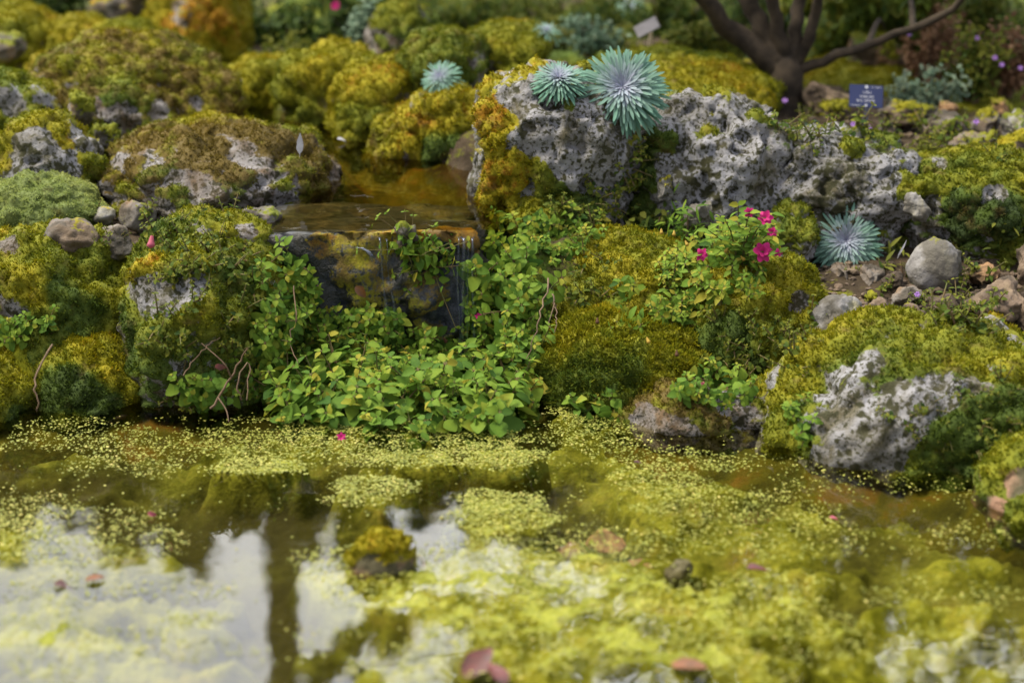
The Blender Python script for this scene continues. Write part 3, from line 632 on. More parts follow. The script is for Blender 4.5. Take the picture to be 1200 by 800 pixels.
# ------------------------------------------------------------------ leaves and plants
def leaf_arrays(pos, direction, normal, length, width, tint, nl=6, curl=.25, fold=.25, shape='ovate', rg=None):
    """many leaves at once: (N,3) positions, directions, normals -> vertices, quads, attributes"""
    rg = rg or rng
    pos = np.atleast_2d(pos); N = len(pos)
    d = np.atleast_2d(direction); d = d / (np.linalg.norm(d, axis=1)[:, None] + 1e-9)
    n = np.atleast_2d(normal); n = n - d * np.sum(n * d, 1)[:, None]; n = n / (np.linalg.norm(n, axis=1)[:, None] + 1e-9)
    s = np.cross(d, n)
    L = np.broadcast_to(length, (N,)); Wd = np.broadcast_to(width, (N,)); tint = np.broadcast_to(tint, (N,))
    tt = np.linspace(0, 1, nl) if shape != 'strap' else np.array([0, .2, .45, .7, .86, .95, 1])
    if shape == 'ovate': w = np.sin(math.pi * np.clip(tt, .03, .975) ** .80) ** .68
    elif shape == 'strap': w = np.interp(tt, [0, .2, .8, .92, 1], [.6, .7, 1, .85, .25])
    elif shape == 'lance': w = np.interp(tt, [0, .12, .4, .75, 1], [.15, .7, 1, .6, .03])
    else: w = np.sin(math.pi * np.clip(tt, .04, .96)) ** .6
    V = np.zeros((N, nl, 3, 3)); rib = np.zeros((N, nl, 3))
    cu = curl * (1 + .5 * rg.standard_normal(N)); fo = fold * (1 + .4 * rg.standard_normal(N))
    for i, t_ in enumerate(tt):
        c0 = pos + d * (L * t_)[:, None] - n * (L * cu * t_ * t_)[:, None]
        jag = 1 + (.10 if 0 < i < nl - 1 else 0) * rg.standard_normal((N, 2))
        for j, sg in enumerate((-1, 0, 1)):
            if sg == 0: V[:, i, 1] = c0
            else:
                ww = Wd * .5 * w[i] * jag[:, 0 if sg < 0 else 1]
                V[:, i, j] = c0 + s * (sg * ww)[:, None] + n * (ww * fo)[:, None]
        rib[:, i, 1] = 1
    base = np.arange(N)[:, None, None] * (nl * 3)
    q = []
    for i in range(nl - 1):
        for j in range(2): q.append((i * 3 + j, i * 3 + j + 1, (i + 1) * 3 + j + 1, (i + 1) * 3 + j))
    F = (base + np.array(q)[None]).reshape(-1, 4)
    ti = np.repeat(tint, nl * 3)
    return V.reshape(-1, 3), F, dict(tint=ti, rib=rib.ravel() * .5)
def gen_leafy(seed, h=.10, n_stems=3, leaf=.026, lean=.35, gap=.018, tint=.5, droop=0.0, wratio=.72, spread=.02):
    rg = np.random.default_rng(seed); st = Geo(); lf = Geo()
    for k in range(n_stems):
        a = rg.uniform(0, 2 * math.pi); b = np.array((math.cos(a), math.sin(a), 0)) * spread * rg.random()
        out = np.array((math.cos(a), math.sin(a), 0)) * lean * rg.uniform(.4, 1.3)
        hh = h * rg.uniform(.65, 1.1)
        pts = spline([b, b + out * hh * .4 + np.array((0, 0, hh * .5)), b + out * hh * (1.0 + droop) + np.array((0, 0, hh * (1 - .6 * droop)))], 8)
        V, F = tube(pts, np.linspace(.0017, .0009, 8), 5); st.add(V, F)
        m = max(3, int(hh / gap)); T = np.gradient(pts, axis=0); T /= np.linalg.norm(T, axis=1)[:, None]
        ang = rg.uniform(0, 3.14)
        for i in range(m + 1):
            f = .15 + .85 * i / m; ii = min(7, int(f * 7)); p = pts[ii]; tv = T[ii]
            sz = leaf * np.interp(f, [0, .35, .7, 1], [.75, 1.1, .85, .45]) * rg.uniform(.75, 1.2)
            B = basis(tv)
            for sgn in ((0, 1) if i < m else (0, 1, .5, 1.5)):
                th = ang + sgn * math.pi
                o_ = B[:, 0] * math.cos(th) + B[:, 1] * math.sin(th)
                dv = o_ + tv * rg.uniform(.1, .6) - np.array((0, 0, .15))
                nv = tv * .9 + np.array((0, -.5, .35)) + rg.normal(size=3) * .42
                pet = p + dv / np.linalg.norm(dv) * sz * .22
                V, F = tube(np.array([p, pet]), .0008, 4, False); st.add(V, F)
                V, F, A = leaf_arrays(pet, dv, nv, sz, sz * wratio * rg.uniform(.85, 1.15), np.clip(tint + .23 * rg.standard_normal() + .36 * (f - .6), 0, 1), rg=rg)
                lf.add(V, F, **A)
            ang += math.pi / 2 + rg.normal() * .2
    return st, lf
def proto_leafy(n, mat, stem_mat=None, **kw):
    out = []
    for i in range(n):
        st, lf = gen_leafy(kw.pop('seed0', 0) + i if 'seed0' in kw else i + int(kw.get('h', .1) * 1e4), **kw)
        out.append((st.build('stem', stem_mat or M_STEM), lf.build('foliage', mat)))
    return out
def plant(protos, i, name, label, cat, loc, n, spin, scale, group=None):
    o = empty(name, label, cat, (0, 0, 0), group)
    a, b = protos[i % len(protos)]
    obj('stem', a, o); obj('foliage', b, o)
    orient(o, loc, n, spin, scale)
    return o
LEAFY = proto_leafy(9, M_LEAF, h=.080, n_stems=4, tint=.5, leaf=.033, lean=.5)
BIGLEAFY = proto_leafy(6, M_LEAF, h=.085, n_stems=3, leaf=.044, tint=.48, lean=.55, gap=.024, wratio=.85)
SPRIG = proto_leafy(6, M_LEAF2, h=.035, n_stems=5, tint=.6, leaf=.011, lean=.8, gap=.010)
HANG = proto_leafy(5, M_LEAF, h=.10, n_stems=3, leaf=.031, lean=1.1, gap=.016, droop=.8, tint=.55)
YELLOWY = proto_leafy(5, M_LEAF, h=.085, n_stems=4, leaf=.033, lean=.45, tint=.68, wratio=.55)

def polysample(poly, n, sep, rg):
    poly = np.array(poly, float); lo, hi = poly.min(0), poly.max(0); out = []; tries = 0
    while len(out) < n and tries < 6000:
        q = lo + rg.random(2) * (hi - lo); tries += 1
        if not inside(poly, q[:1], q[1:])[0]: continue
        if all(np.hypot(*(q - o)) > sep for o in out): out.append(q)
    return out
PLANTS = []
def field(poly, n, sep, protos, name, label, cat, group, seed, upw=.8, towards=.35, sc=(.8, 1.15), water=True, maxup=None):
    rg = np.random.default_rng(seed)
    for i, q in enumerate(polysample(poly, n, sep, rg)):
        p, nn = hit(q[0], q[1], water)
        d = nn * .7 + np.array((0, -towards, upw)) + rg.normal(size=3) * .12
        PLANTS.append((protos, int(rg.integers(50)), name, label, cat, p - d / np.linalg.norm(d) * .012, d, rg.uniform(0, 6.28), rg.uniform(*sc), group))
LG = 'leafy waterside plants round the waterfall'
field([(300, 310), (345, 300), (385, 380), (360, 480), (305, 470), (298, 400)], 22, 15, LEAFY, 'leafy_plant', 'bright green leafy plant climbing the bank left of the waterfall', 'leafy plant', 'leafy plants climbing left of the waterfall', 11, .35, .7, (.6, .9))
field([(365, 395), (420, 345), (455, 375), (520, 400), (560, 395), (560, 470), (360, 480)], 34, 15, LEAFY, 'leafy_plant', 'bright green leafy plant in the dense mass below the waterfall', 'leafy plant', 'leafy plants massed below the waterfall', 12, .45, .8, (.45, 1.0))
field([(550, 285), (585, 264), (622, 278), (630, 380), (622, 470), (562, 470), (552, 380)], 48, 11.5, LEAFY, 'leafy_plant', 'green leafy plant in the tall column right of the waterfall', 'leafy plant', 'leafy plants in the column right of the waterfall', 13, .4, .75, (.6, 1.1))
field([(298, 345), (345, 330), (385, 372), (435, 352), (470, 395), (540, 415), (545, 462), (300, 462)], 34, 14, LEAFY, 'leafy_plant', 'leafy plant trailing over the wet wall under the ledge', 'leafy plant', 'leafy plants trailing over the wet wall', 36, .25, .9, (.45, 1.05))
field([(462, 288), (505, 282), (528, 290), (524, 318), (470, 318)], 8, 12, HANG, 'leafy_plant', 'leafy plant hanging over the ledge into the waterfall', 'leafy plant', 'leafy plants hanging over the ledge', 14, .3, .8, (.55, .75))
field([(310, 462), (420, 452), (560, 455), (625, 465), (600, 500), (500, 512), (420, 502), (330, 496)], 34, 17, BIGLEAFY, 'leafy_plant', 'broad leaved green plant growing out of the water below the waterfall', 'leafy plant', 'broad leaved plants along the water edge', 15, 1., .45, (.45, 1.0))
field([(330, 470), (420, 455), (560, 455), (610, 470), (590, 492), (340, 488)], 20, 18, LEAFY, 'leafy_plant', 'upright leafy plant with small tips rising among the broad leaved ones', 'leafy plant', 'upright plants among the broad leaved ones', 35, 1.2, .3, (1.0, 1.5))
field([(222, 452), (255, 445), (258, 475), (225, 478)], 3, 14, BIGLEAFY, 'leafy_plant', 'broad leaved plant alone at the water edge left of the dry twigs', 'leafy plant', 'broad leaved plants left of the dry twigs', 16, 1., .4, (.55, .75))
field([(675, 478), (715, 474), (712, 500), (680, 500)], 2, 14, BIGLEAFY, 'leafy_plant', 'small leafy plant in the water under the golden moss cushion', 'leafy plant', 'small water plants under the golden moss cushion', 17, 1., .4, (.5, .65))
field([(770, 325), (800, 290), (850, 275), (905, 285), (890, 340), (790, 370)], 16, 18, YELLOWY, 'leafy_plant', 'yellow green leafy plant on the hummock round the pink blossoms', 'leafy plant', 'yellow green plants on the flowering hummock', 18, .7, .5, (.6, .95))
field([(730, 345), (780, 335), (840, 370), (800, 385), (740, 375)], 8, 16, YELLOWY, 'leafy_plant', 'light green sprig growing from the side of the yellow hummock', 'leafy plant', 'light green sprigs on the yellow hummock', 19, .6, .6, (.5, .75))
field([(640, 315), (720, 300), (715, 370), (640, 375)], 7, 18, SPRIG, 'leafy_sprig', 'tiny leafy sprig in the moss at the left of the yellow hummock', 'sprig', 'tiny sprigs on the yellow hummock', 20, .6, .6, (.8, 1.2))
field([(685, 268), (702, 262), (705, 285), (688, 288)], 2, 8, YELLOWY, 'leafy_plant', 'upright light sprig at the top of the yellow hummock', 'leafy plant', 'upright sprigs atop the yellow hummock', 21, 1., .2, (.5, .6))
field([(800, 440), (870, 445), (885, 465), (810, 468)], 7, 16, LEAFY, 'leafy_plant', 'ivy like plant draped over the small grey pond boulder', 'leafy plant', 'plants draped over the small grey pond boulder', 22, .5, .7, (.5, .8))
field([(928, 480), (950, 475), (955, 520), (930, 520)], 2, 14, LEAFY, 'leafy_plant', 'leafy plant on the left foot of the broad mossy boulder', 'leafy plant', 'plants at the foot of the broad mossy boulder', 23, .5, .7, (.5, .7))
field([(0, 380), (60, 380), (60, 400), (0, 400)], 4, 14, LEAFY, 'leafy_plant', 'pale leafy plant on the bank at the left edge', 'leafy plant', 'leafy plants on the bank at the left edge', 24, .5, .6, (.5, .8))
field([(1085, 362), (1140, 355), (1150, 385), (1090, 392)], 6, 14, SPRIG, 'leafy_sprig', 'bright green sprig between the stones above the broad boulder', 'sprig', 'bright sprigs between the right bank stones', 25, 1., .2, (1.1, 1.7))
field([(215, 270), (290, 275), (300, 320), (200, 320), (175, 285)], 14, 12, SPRIG, 'leafy_sprig', 'small leafy sprig on top of the bank boulder left of the ledge', 'sprig', 'sprigs on top of the bank boulder', 26, .7, .5, (.8, 1.3))
field([(170, 330), (300, 330), (300, 470), (190, 470)], 14, 20, SPRIG, 'leafy_sprig', 'small leafy sprig on the face of the bank boulder left of the waterfall', 'sprig', 'sprigs on the face of the bank boulder', 27, .5, .7, (.8, 1.3))
field([(640, 240), (720, 210), (745, 260), (660, 290)], 10, 15, SPRIG, 'leafy_sprig', 'small sprig at the dark foot of the tall craggy outcrop', 'sprig', 'sprigs at the foot of the tall outcrop', 28, .6, .6, (.9, 1.3))
field([(725, 175), (748, 170), (745, 260), (728, 260)], 6, 12, SPRIG, 'leafy_sprig', 'light green sprig in the cleft right of the tall craggy outcrop', 'sprig', 'sprigs in the cleft of the outcrop', 29, .6, .6, (1., 1.4))
field([(830, 380), (960, 370), (940, 440), (850, 430)], 16, 15, SPRIG, 'leafy_sprig', 'dark green sprig on the hummock above the small pond boulder', 'sprig', 'sprigs on the hummock above the pond boulder', 30, .5, .6, (.8, 1.2))
field([(1050, 470), (1190, 440), (1190, 520), (1100, 555), (1060, 545)], 12, 18, SPRIG, 'leafy_sprig', 'round leaved dark sprig on the shaded side of the broad boulder', 'sprig', 'sprigs on the shaded side of the broad boulder', 31, .5, .7, (.7, 1.0))

field([(960, 310), (1190, 310), (1190, 370), (1040, 350)], 9, 22, SPRIG, 'leafy_sprig', 'tiny weed among the loose stones of the right bank', 'sprig', 'weeds among the right bank stones', 37, 1., .2, (.6, 1.2))
field([(900, 140), (1190, 150), (1190, 190), (950, 180)], 14, 18, SPRIG, 'leafy_sprig', 'small weed in the stony bed below the blue label', 'sprig', 'weeds in the stony bed', 38, 1., .2, (.8, 1.6))
field([(120, 235), (300, 250), (200, 262), (60, 300)], 7, 18, SPRIG, 'leafy_sprig', 'small weed between the stones by the pale cushion plant', 'sprig', 'weeds by the cushion plant', 39, 1., .2, (.7, 1.2))
field([(625, 262), (680, 258), (690, 300), (632, 305)], 8, 12, LEAFY, 'leafy_plant', 'small leafy plant in the gap between tall outcrop and yellow hummock', 'leafy plant', 'plants in the gap under the tall outcrop', 40, .6, .5, (.4, .7))
HITS = {}
def pre(key, px, py, water=True): HITS[key] = hit(px, py, water)
# rosettes: pixel, radius in px, facing
ROS = [('silvery lavender hearted rosette plant on top of the tall outcrop', 729, 106, 50, (.0, -.85, .65), 430, M_ROS), ('smaller flatter rosette plant left of the lavender hearted one', 655, 96, 31, (-.05, -.45, 1), 320, M_ROS),
       ('blue green rosette plant among the stones of the right bank', 990, 283, 42, (-.05, -1.0, .5), 420, M_ROS), ('pale grey green rosette plant on the moss left of the tall outcrop', 517, 92, 24, (-.3, -.6, .7), 150, M_ROS),
       ('blurred rosette plant at the top edge above the moss bank', 737, 12, 24, (0, -.4, 1), 80, M_ROS), ('blurred grey rosette plant at the back left of the tilted grey label', 640, 38, 18, (0, -.4, 1), 70, M_ROS)]
for i, r_ in enumerate(ROS): pre(('ros', i), r_[1], r_[2] + r_[3] * .35)
SMALLHITS = dict(feather1=(866, 343), feather2=(352, 180), bud1=(178, 292), b1=(372, 434), b2=(561, 371), b3=(400, 512), b4=(824, 451), lil1=(1075, 347), lil2=(1114, 406), stake=(1012, 158), stake2=(749, 66), twig1=(262, 470), twig2=(645, 430), twig3=(42, 470), dl1=(260, 438), dl2=(1093, 364))
for k, v in SMALLHITS.items(): pre(k, *v)
for i, q in enumerate([(793, 410), (758, 395), (520, 396), (430, 380), (482, 438), (505, 433), (700, 372)]): pre(('pod', i), *q)
# what the background plants stand on
BG = [  # label, px, py(base), Y, width px, height px, leaf m, n leaves, material, tint
    ('dark ivy bush at the top left behind the stream', 330, 60, 6.1, 90, 70, .028, 700, M_BUSH, .35), ('dark green bush right of the ivy bush over the stream', 410, 55, 6.2, 80, 75, .026, 650, M_BUSH, .3),
    ('grey green shrub on the rock above the stream', 432, 62, 5.5, 44, 60, .018, 600, M_GREYLEAF, .5), ('green bush at the top behind the grey lichen rock', 560, 50, 6.2, 110, 80, .022, 900, M_BUSH, .6),
    ('low green plant in front of the top bushes', 600, 62, 5.6, 70, 40, .022, 500, M_BUSH, .75), ('blue green low plant beside the tilted grey label', 690, 55, 5.6, 80, 38, .02, 520, M_GREYLEAF, .35),
    ('leafy bush at the top edge behind the grey label', 780, 45, 6.3, 110, 80, .024, 800, M_BUSH, .45), ('light green plant under the tree limbs left of the trunk', 815, 62, 5.5, 90, 40, .024, 500, M_BUSH, .8),
    ('dark bush behind the tree trunk', 880, 60, 6.4, 130, 90, .026, 900, M_BUSH, .3), ('green bush behind the right tree limbs', 1000, 55, 6.4, 120, 90, .024, 900, M_BUSH, .55),
    ('bush with yellowing leaves in the upper right corner', 1150, 60, 5.9, 120, 100, .024, 900, M_BUSH, .65), ('tall dry seedhead shrub at the upper right', 1095, 100, 5.4, 80, 110, .018, 750, M_DRY, .5),
    ('grey green shrub in front of the dry seedhead shrub', 1080, 125, 5.0, 90, 50, .018, 600, M_GREYLEAF, .7), ('dry brown flowered shrub at the right edge', 1180, 105, 5.2, 80, 90, .018, 700, M_DRY, .35),
    ('green shrub between the dry shrubs at the upper right', 1140, 110, 5.1, 70, 85, .02, 700, M_BUSH, .75), ('dark bush at the top between left mound and orange moss rock', 245, 20, 6.6, 110, 60, .026, 600, M_BUSH, .4),
    ('bush with dark leaves at the top left corner', 60, 20, 6.6, 150, 60, .026, 700, M_BUSH, .3), ('yellow green bush at the head of the stream', 330, 85, 5.7, 90, 45, .02, 600, M_BUSH, .85),
    ('low creeping plant behind the long lichen outcrop', 925, 160, 4.55, 60, 28, .012, 500, M_BUSH, .55), ('dry reddish ground cover plant by the label stake', 985, 175, 4.45, 70, 26, .010, 450, M_DRY, .6),
    ('low green mat plant behind the pitted outcrop', 945, 165, 4.4, 44, 22, .010, 350, M_GREYLEAF, .2), ('straw coloured low plant at the right of the label stake', 1080, 180, 4.4, 80, 24, .010, 450, M_BUSH, .9), ('fern like plant in the hollow of the mossy right outcrop', 1160, 282, 4.0, 54, 40, .022, 120, M_BUSH, .8),
    ('green ferny plant in front of the pitted outcrop', 805, 280, 3.95, 70, 46, .024, 130, M_LEAF, .35), ('tuft of narrow green leaves left of the big white stone', 1062, 335, 3.9, 46, 50, .03, 50, M_BUSH, .85), ('dark leafy plant in the gap between the outcrops', 765, 275, 4.0, 40, 40, .02, 130, M_BUSH, .55)]

rgm = np.random.default_rng(77)
for i, (px, py, Y, wp, hp, ti, grey) in enumerate([(590, 30, 6.8, 120, 60, .55, 0), (660, 30, 6.7, 110, 55, .7, 0), (720, 35, 6.5, 100, 50, .5, 0), (850, 40, 6.9, 130, 60, .4, 0), (940, 40, 6.9, 120, 60, .6, 0), (1040, 50, 6.8, 120, 70, .45, 0), (1110, 55, 6.6, 110, 70, .6, 0), (1190, 60, 6.5, 120, 80, .5, 0), (480, 30, 6.9, 120, 60, .5, 0), (400, 25, 7.0, 120, 60, .4, 0), (160, 20, 7.2, 130, 60, .45, 0), (0, 20, 7.2, 130, 60, .5, 0), (640, 48, 5.9, 80, 32, .85, 0), (720, 55, 5.8, 90, 30, .9, 0), (860, 60, 5.7, 70, 34, .7, 0), (570, 60, 5.3, 60, 30, .8, 1), (800, 40, 6.4, 90, 44, .75, 0)]):
    BG.append((['back bush behind the row of low plants at the top left', 'back bush in the gap right of the stream head', 'low light green plant under the back bushes'][0 if px < 350 else 1 if hp > 40 else 2], px, py, Y, wp, hp, .022 if hp > 40 else .016, 520, M_GREYLEAF if grey else M_BUSH, ti))

# ------------------------------------------------------------------ moss grown on the stones: thousands of tiny shoots
def grow(V, F, mk, hu, dr, dens, hgt, seed, nz_min=-.55):
    rg = np.random.default_rng(seed)
    a, b, c = V[F[:, 0]], V[F[:, 1]], V[F[:, 2]]
    cr = np.cross(b - a, c - a); area = .5 * np.linalg.norm(cr, axis=1); fn = cr / (2 * area[:, None] + 1e-12)
    fm = mk[F].mean(1)
    w = area * sstep(.42, .75, fm) * ((fn[:, 2] > nz_min) & (fn[:, 1] < .75))
    tot = w.sum()
    if tot <= 0: return None
    n = int(tot * 26000 * dens); n = min(n, 26000)
    if n < 12: return None
    fi = rg.choice(len(F), n, p=w / tot)
    u = rg.random((n, 2)); s = u.sum(1) > 1; u[s] = 1 - u[s]
    p = a[fi] + (b - a)[fi] * u[:, :1] + (c - a)[fi] * u[:, 1:]
    N = fn[fi]; h = hu[F].mean(1)[fi]; dd_ = dr[F].mean(1)[fi]
    clump = .65 + .6 * sstep(-.3, .5, fbm(p * 42 + seed, 2))
    Vs, Fs, H, T, Dr = [], [], [], [], []
    for k in range(3):
        ax = rg.normal(size=(n, 3)); d = N + .75 * ax / np.linalg.norm(ax, axis=1)[:, None] + np.array((0, 0, .25)); d /= np.linalg.norm(d, axis=1)[:, None]
        sd = np.cross(d, rg.normal(size=(n, 3))); sd /= np.linalg.norm(sd, axis=1)[:, None] + 1e-9
        L = hgt * clump * rg.uniform(.6, 1.3, n)
        wd = .0011 + .0007 * rg.random(n)
        q = p - N * .002 + rg.normal(size=(n, 3)) * .0015
        v = np.stack([q - sd * wd[:, None], q + sd * wd[:, None], q + d * L[:, None] + sd * (wd * .5)[:, None], q + d * L[:, None] - sd * (wd * .5)[:, None]], 1)
        Vs.append(v.reshape(-1, 3))
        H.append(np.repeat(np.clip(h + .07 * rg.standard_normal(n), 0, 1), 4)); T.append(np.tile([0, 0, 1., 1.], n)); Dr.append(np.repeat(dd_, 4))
    V2 = np.concatenate(Vs); F2 = np.arange(len(V2)).reshape(-1, 4)
    return V2, F2, np.concatenate(H), np.concatenate(T), np.concatenate(Dr)
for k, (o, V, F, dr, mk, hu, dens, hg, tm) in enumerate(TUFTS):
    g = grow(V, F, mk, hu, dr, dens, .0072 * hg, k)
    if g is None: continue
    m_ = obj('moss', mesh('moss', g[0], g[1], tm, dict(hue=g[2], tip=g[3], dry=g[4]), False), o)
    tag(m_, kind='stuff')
# moss on the open soil
tri = np.concatenate([gF[:, [0, 1, 2]], gF[:, [0, 2, 3]]])
ok = (g3[tri][:, :, 2].min(1) > .02) & (np.abs(g3[tri][:, 0, 0]) < 1.6) & (g3[tri][:, 0, 1] < 6.8)
g = grow(g3, tri[ok], gmoss * (1 - wetm), ghue, .1 + 0 * ghue, .5, .008, 900)
tag(obj('ground_moss', mesh('ground_moss', g[0], g[1], M_MOSS, dict(hue=g[2], tip=g[3], dry=g[4]), False)), 'short moss growing over the open soil of the bank', 'moss', kind='stuff')

# ------------------------------------------------------------------ put the plants in
for a in PLANTS: plant(*a)

def gen_rosette(Rr, n, seed):
    rg = np.random.default_rng(seed); i = np.arange(n); f = (i + .5) / n
    ph = i * 2.39996 + rg.normal(size=n) * .05
    el = np.radians(np.interp(f, [0, .3, .7, 1], [62, 34, 12, -14])) + rg.normal(size=n) * .05
    o = np.stack([np.cos(ph), np.sin(ph), 0 * ph], 1)
    d = o * np.cos(el)[:, None] + np.array((0, 0, 1)) * np.sin(el)[:, None]
    nn = -o * np.sin(el)[:, None] + np.array((0, 0, 1)) * np.cos(el)[:, None]
    L = Rr * np.interp(f, [0, .25, .6, 1], [.16, .50, .85, 1.0]) * rg.uniform(.9, 1.08, n)
    p = o * (Rr * .05 * f)[:, None] + np.array((0, 0, 1)) * (Rr * .16 * (1 - f))[:, None]
    V, F, A = leaf_arrays(p, d, nn, L, Rr * np.interp(f, [0, .4, 1], [.035, .062, .082]), np.clip(f * .95 + .06 * rg.standard_normal(n), 0, 1), 7, .22, .35, 'strap', rg)
    A['tint'] = np.clip(A['tint'] * .75 + .3 * np.linalg.norm(V, axis=1) / Rr - .05, 0, 1)
    G_ = Geo(); G_.add(V, F, **A)
    return G_
for i, (lb, px, py, rp, n, nl, mt) in enumerate(ROS):
    p, nn = HITS[('ros', i)]; Y = p[1]; Rr = rp * mpp(px, py, Y) * 1.12
    p = P(px, py, Y - .01)
    o = empty('rosette_plant', lb, 'rosette plant', (0, 0, 0))
    obj('leaf_rosette', gen_rosette(Rr, nl, i).build('leaf_rosette', mt), o)
    n_ = np.array(n, float); n_ /= np.linalg.norm(n_)
    V, F = tube(spline([-n_ * 0 + np.array((0, 0, -.05)), np.array((0, 0, .004))], 4), [.012, .012, .01, .008], 7); obj('root_stock', mesh('root_stock', V, F, M_TWIG), o)
    orient(o, p, n, i * .7)

def gen_bush(w, h, leaf, n, tint, seed, lance=False, depth=None):
    rg = np.random.default_rng(seed); lf = Geo(); st = Geo(); depth = depth or w * .7
    ns = max(5, int(n / 45)); ctr = []
    for k in range(ns):
        a = rg.uniform(0, 6.28); r_ = math.sqrt(rg.random()); e = np.array((math.cos(a) * r_ * w * .5, math.sin(a) * r_ * depth * .5, h * rg.uniform(.35, 1.0) * (1.05 - .45 * r_)))
        pts = spline([e * np.array((.15, .15, 0)), e * np.array((.55, .55, .6)), e], 6); ctr.append(pts)
        V, F = tube(pts, np.linspace(.004, .0012, 6) * min(1, h / .15), 4, False); st.add(V, F)
    ii = rg.integers(ns, size=n); ff = rg.uniform(.25, 1.0, n) ** .7
    pts = np.array(ctr)[ii, np.minimum(5, (ff * 5.99).astype(int))]
    p = pts + rg.normal(size=(n, 3)) * np.array((1, 1, .8)) * leaf * .9
    d = rg.normal(size=(n, 3)) + np.array((0, -.2, .25)); nv = np.array((0, -.35, .9)) + rg.normal(size=(n, 3)) * .55
    V, F, A = leaf_arrays(p, d, nv, leaf * rg.uniform(.6, 1.25, n), leaf * (.28 if lance else .62) * rg.uniform(.8, 1.2, n), np.clip(tint + .2 * rg.standard_normal(n) + .35 * (ff - .7), 0, 1), 4, .25, .25, 'ovate', rg)
    lf.add(V, F, **A); return st, lf
for i, (lb, px, py, Y, wp, hp, lfm, n, mt, ti) in enumerate(BG):
    m_ = mpp(px, py, Y); base = P(px, py, Y)
    st, lf = gen_bush(wp * m_, hp * m_ * 1.05 + .03, lfm, int(n * 1.3), ti, 300 + i, lance=('tuft' in lb or 'fern' in lb))
    o = empty('shrub', lb, 'shrub', base - np.array((0, 0, .03)), {'ba': 'bushes along the back of the garden', 'lo': 'low plants under the back bushes'}.get(lb[:2]) if ('back bush' in lb) else None)
    obj('stem', st.build('stem', M_TWIG), o); obj('foliage', lf.build('foliage', mt), o)

# ------------------------------------------------------------------ the pink flowered plant and fallen blossoms
def gen_blossom(r_, seed, closed=0.0):
    rg = np.random.default_rng(seed); G_ = Geo(); n = 6
    for lay, (k, sc, el) in enumerate(((6, 1., .25), (5, .72, .75))):
        ph = np.arange(k) * 2 * math.pi / k + lay * .5 + rg.normal(size=k) * .12
        e = el + closed + rg.normal(size=k) * .12
        o = np.stack([np.cos(ph), np.sin(ph), 0 * ph], 1); d = o * np.cos(e)[:, None] + np.array((0, 0, 1)) * np.sin(e)[:, None]
        nn = -o * np.sin(e)[:, None] + np.array((0, 0, 1)) * np.cos(e)[:, None]
        V, F, A = leaf_arrays(o * r_ * .08, d, nn, r_ * sc, r_ * .8 * sc, .5, 6, .3, .25, 'round', rg); G_.add(V, F, **A)
    return G_
def gen_trumpet(L, seed):
    pts = spline([(0, 0, 0), (0, L * .05, L * .5), (0, L * .15, L)], 7)
    V, F = tube(pts, np.array([.10, .16, .2, .24, .30, .34, .12]) * L, 8); G_ = Geo(); G_.add(V, F); return G_
fp, fnn = hit(868, 318)
FPL = [(894, 295, .019), (822, 298, .012), (897, 255, .014), (878, 249, .010), (905, 272, .010), (912, 296, .008)]
st = Geo(); lf = Geo(); rgx = np.random.default_rng(5)
root = P(868, 322, 3.70)
fo = empty('flowering_plant', 'leafy plant with magenta pink blossoms on the mossy hummock', 'flowering plant', root)
heads = []
for k, (px, py, r_) in enumerate(FPL + [(850, 258, 0), (865, 240, 0), (880, 268, 0), (830, 270, 0), (855, 285, 0), (905, 250, 0)]):
    e = P(px, py, 3.64 + .02 * math.sin(k * 2)) - root
    pts = spline([(0, 0, -.02), e * .5 + np.array((0, .01, .015)), e], 8); V, F = tube(pts, np.linspace(.002, .001, 8), 5); st.add(V, F)
    for q in range(2, 8):
        for sg in (-1, 1):
            dv = np.array((sg * rgx.uniform(.5, 1), rgx.uniform(-.9, .5), rgx.uniform(-.1, .6)))
            V, F, A = leaf_arrays(pts[q], dv, np.array((0, -.5, .8)) + rgx.normal(size=3) * .25, .022 * rgx.uniform(.7, 1.3), .0115, np.clip(.6 + .18 * rgx.standard_normal(), 0, 1), rg=rgx); lf.add(V, F, **A)
    if r_: heads.append((e, r_, k))
obj('stem', st.build('stem', M_STEM), fo); obj('foliage', lf.build('foliage', M_LEAF), fo)
for e, r_, k in heads:
    b = obj('blossom', gen_blossom(r_, 50 + k).build('blossom', M_PINKF), fo)
    B = basis(np.array((.2 * math.sin(k * 3), -1, .5))); b.matrix_local = Matrix.Translation(Vector(e)) @ Matrix([list(B[i]) + [0] for i in range(3)] + [[0, 0, 0, 1]])
for k, (px, py) in enumerate([(775, 268), (803, 282), (868, 300), (862, 330), (885, 305), (853, 290), (790, 270)]):
    b = obj('bud', gen_trumpet(.012, k).build('bud', M_YEL), fo, P(px, py, 3.66) - root); b.rotation_euler = (2.6, .4 * math.sin(k), k)
FALLEN = [('b1', .009, M_PINKF, 'faded pink blossom among the leaves left of the waterfall foot'), ('b2', .008, M_PINKF, 'magenta blossom on the leafy column right of the waterfall'), ('b3', .0085, M_PINKF, 'pink blossom floating in front of the broad leaved plants'), ('b4', .007, M_PINKP, 'small pink blossom on the grey pond boulder')]
for k, (key, r_, mt, lb) in enumerate(FALLEN):
    o = obj('pink_blossom', gen_blossom(r_, 70 + k, .2).build('pink_blossom', mt)); tag(o, lb, 'blossom')
    px, py = SMALLHITS[key]; p, nn = HITS[key]; p = p + (EYE - p) / np.linalg.norm(EYE - p) * (.012 if key == 'b3' else .045)
    orient(o, p, (0.2, -.8, .7), k)
o = obj('pink_bud', gen_trumpet(.024, 9).build('pink_bud', M_PINKP)); tag(o, 'hanging pink flower bud on the left bank by the grey stones', 'flower bud'); p = P(178, 276, 3.58); o.location = p; o.rotation_euler = (2.9, .1, 0)
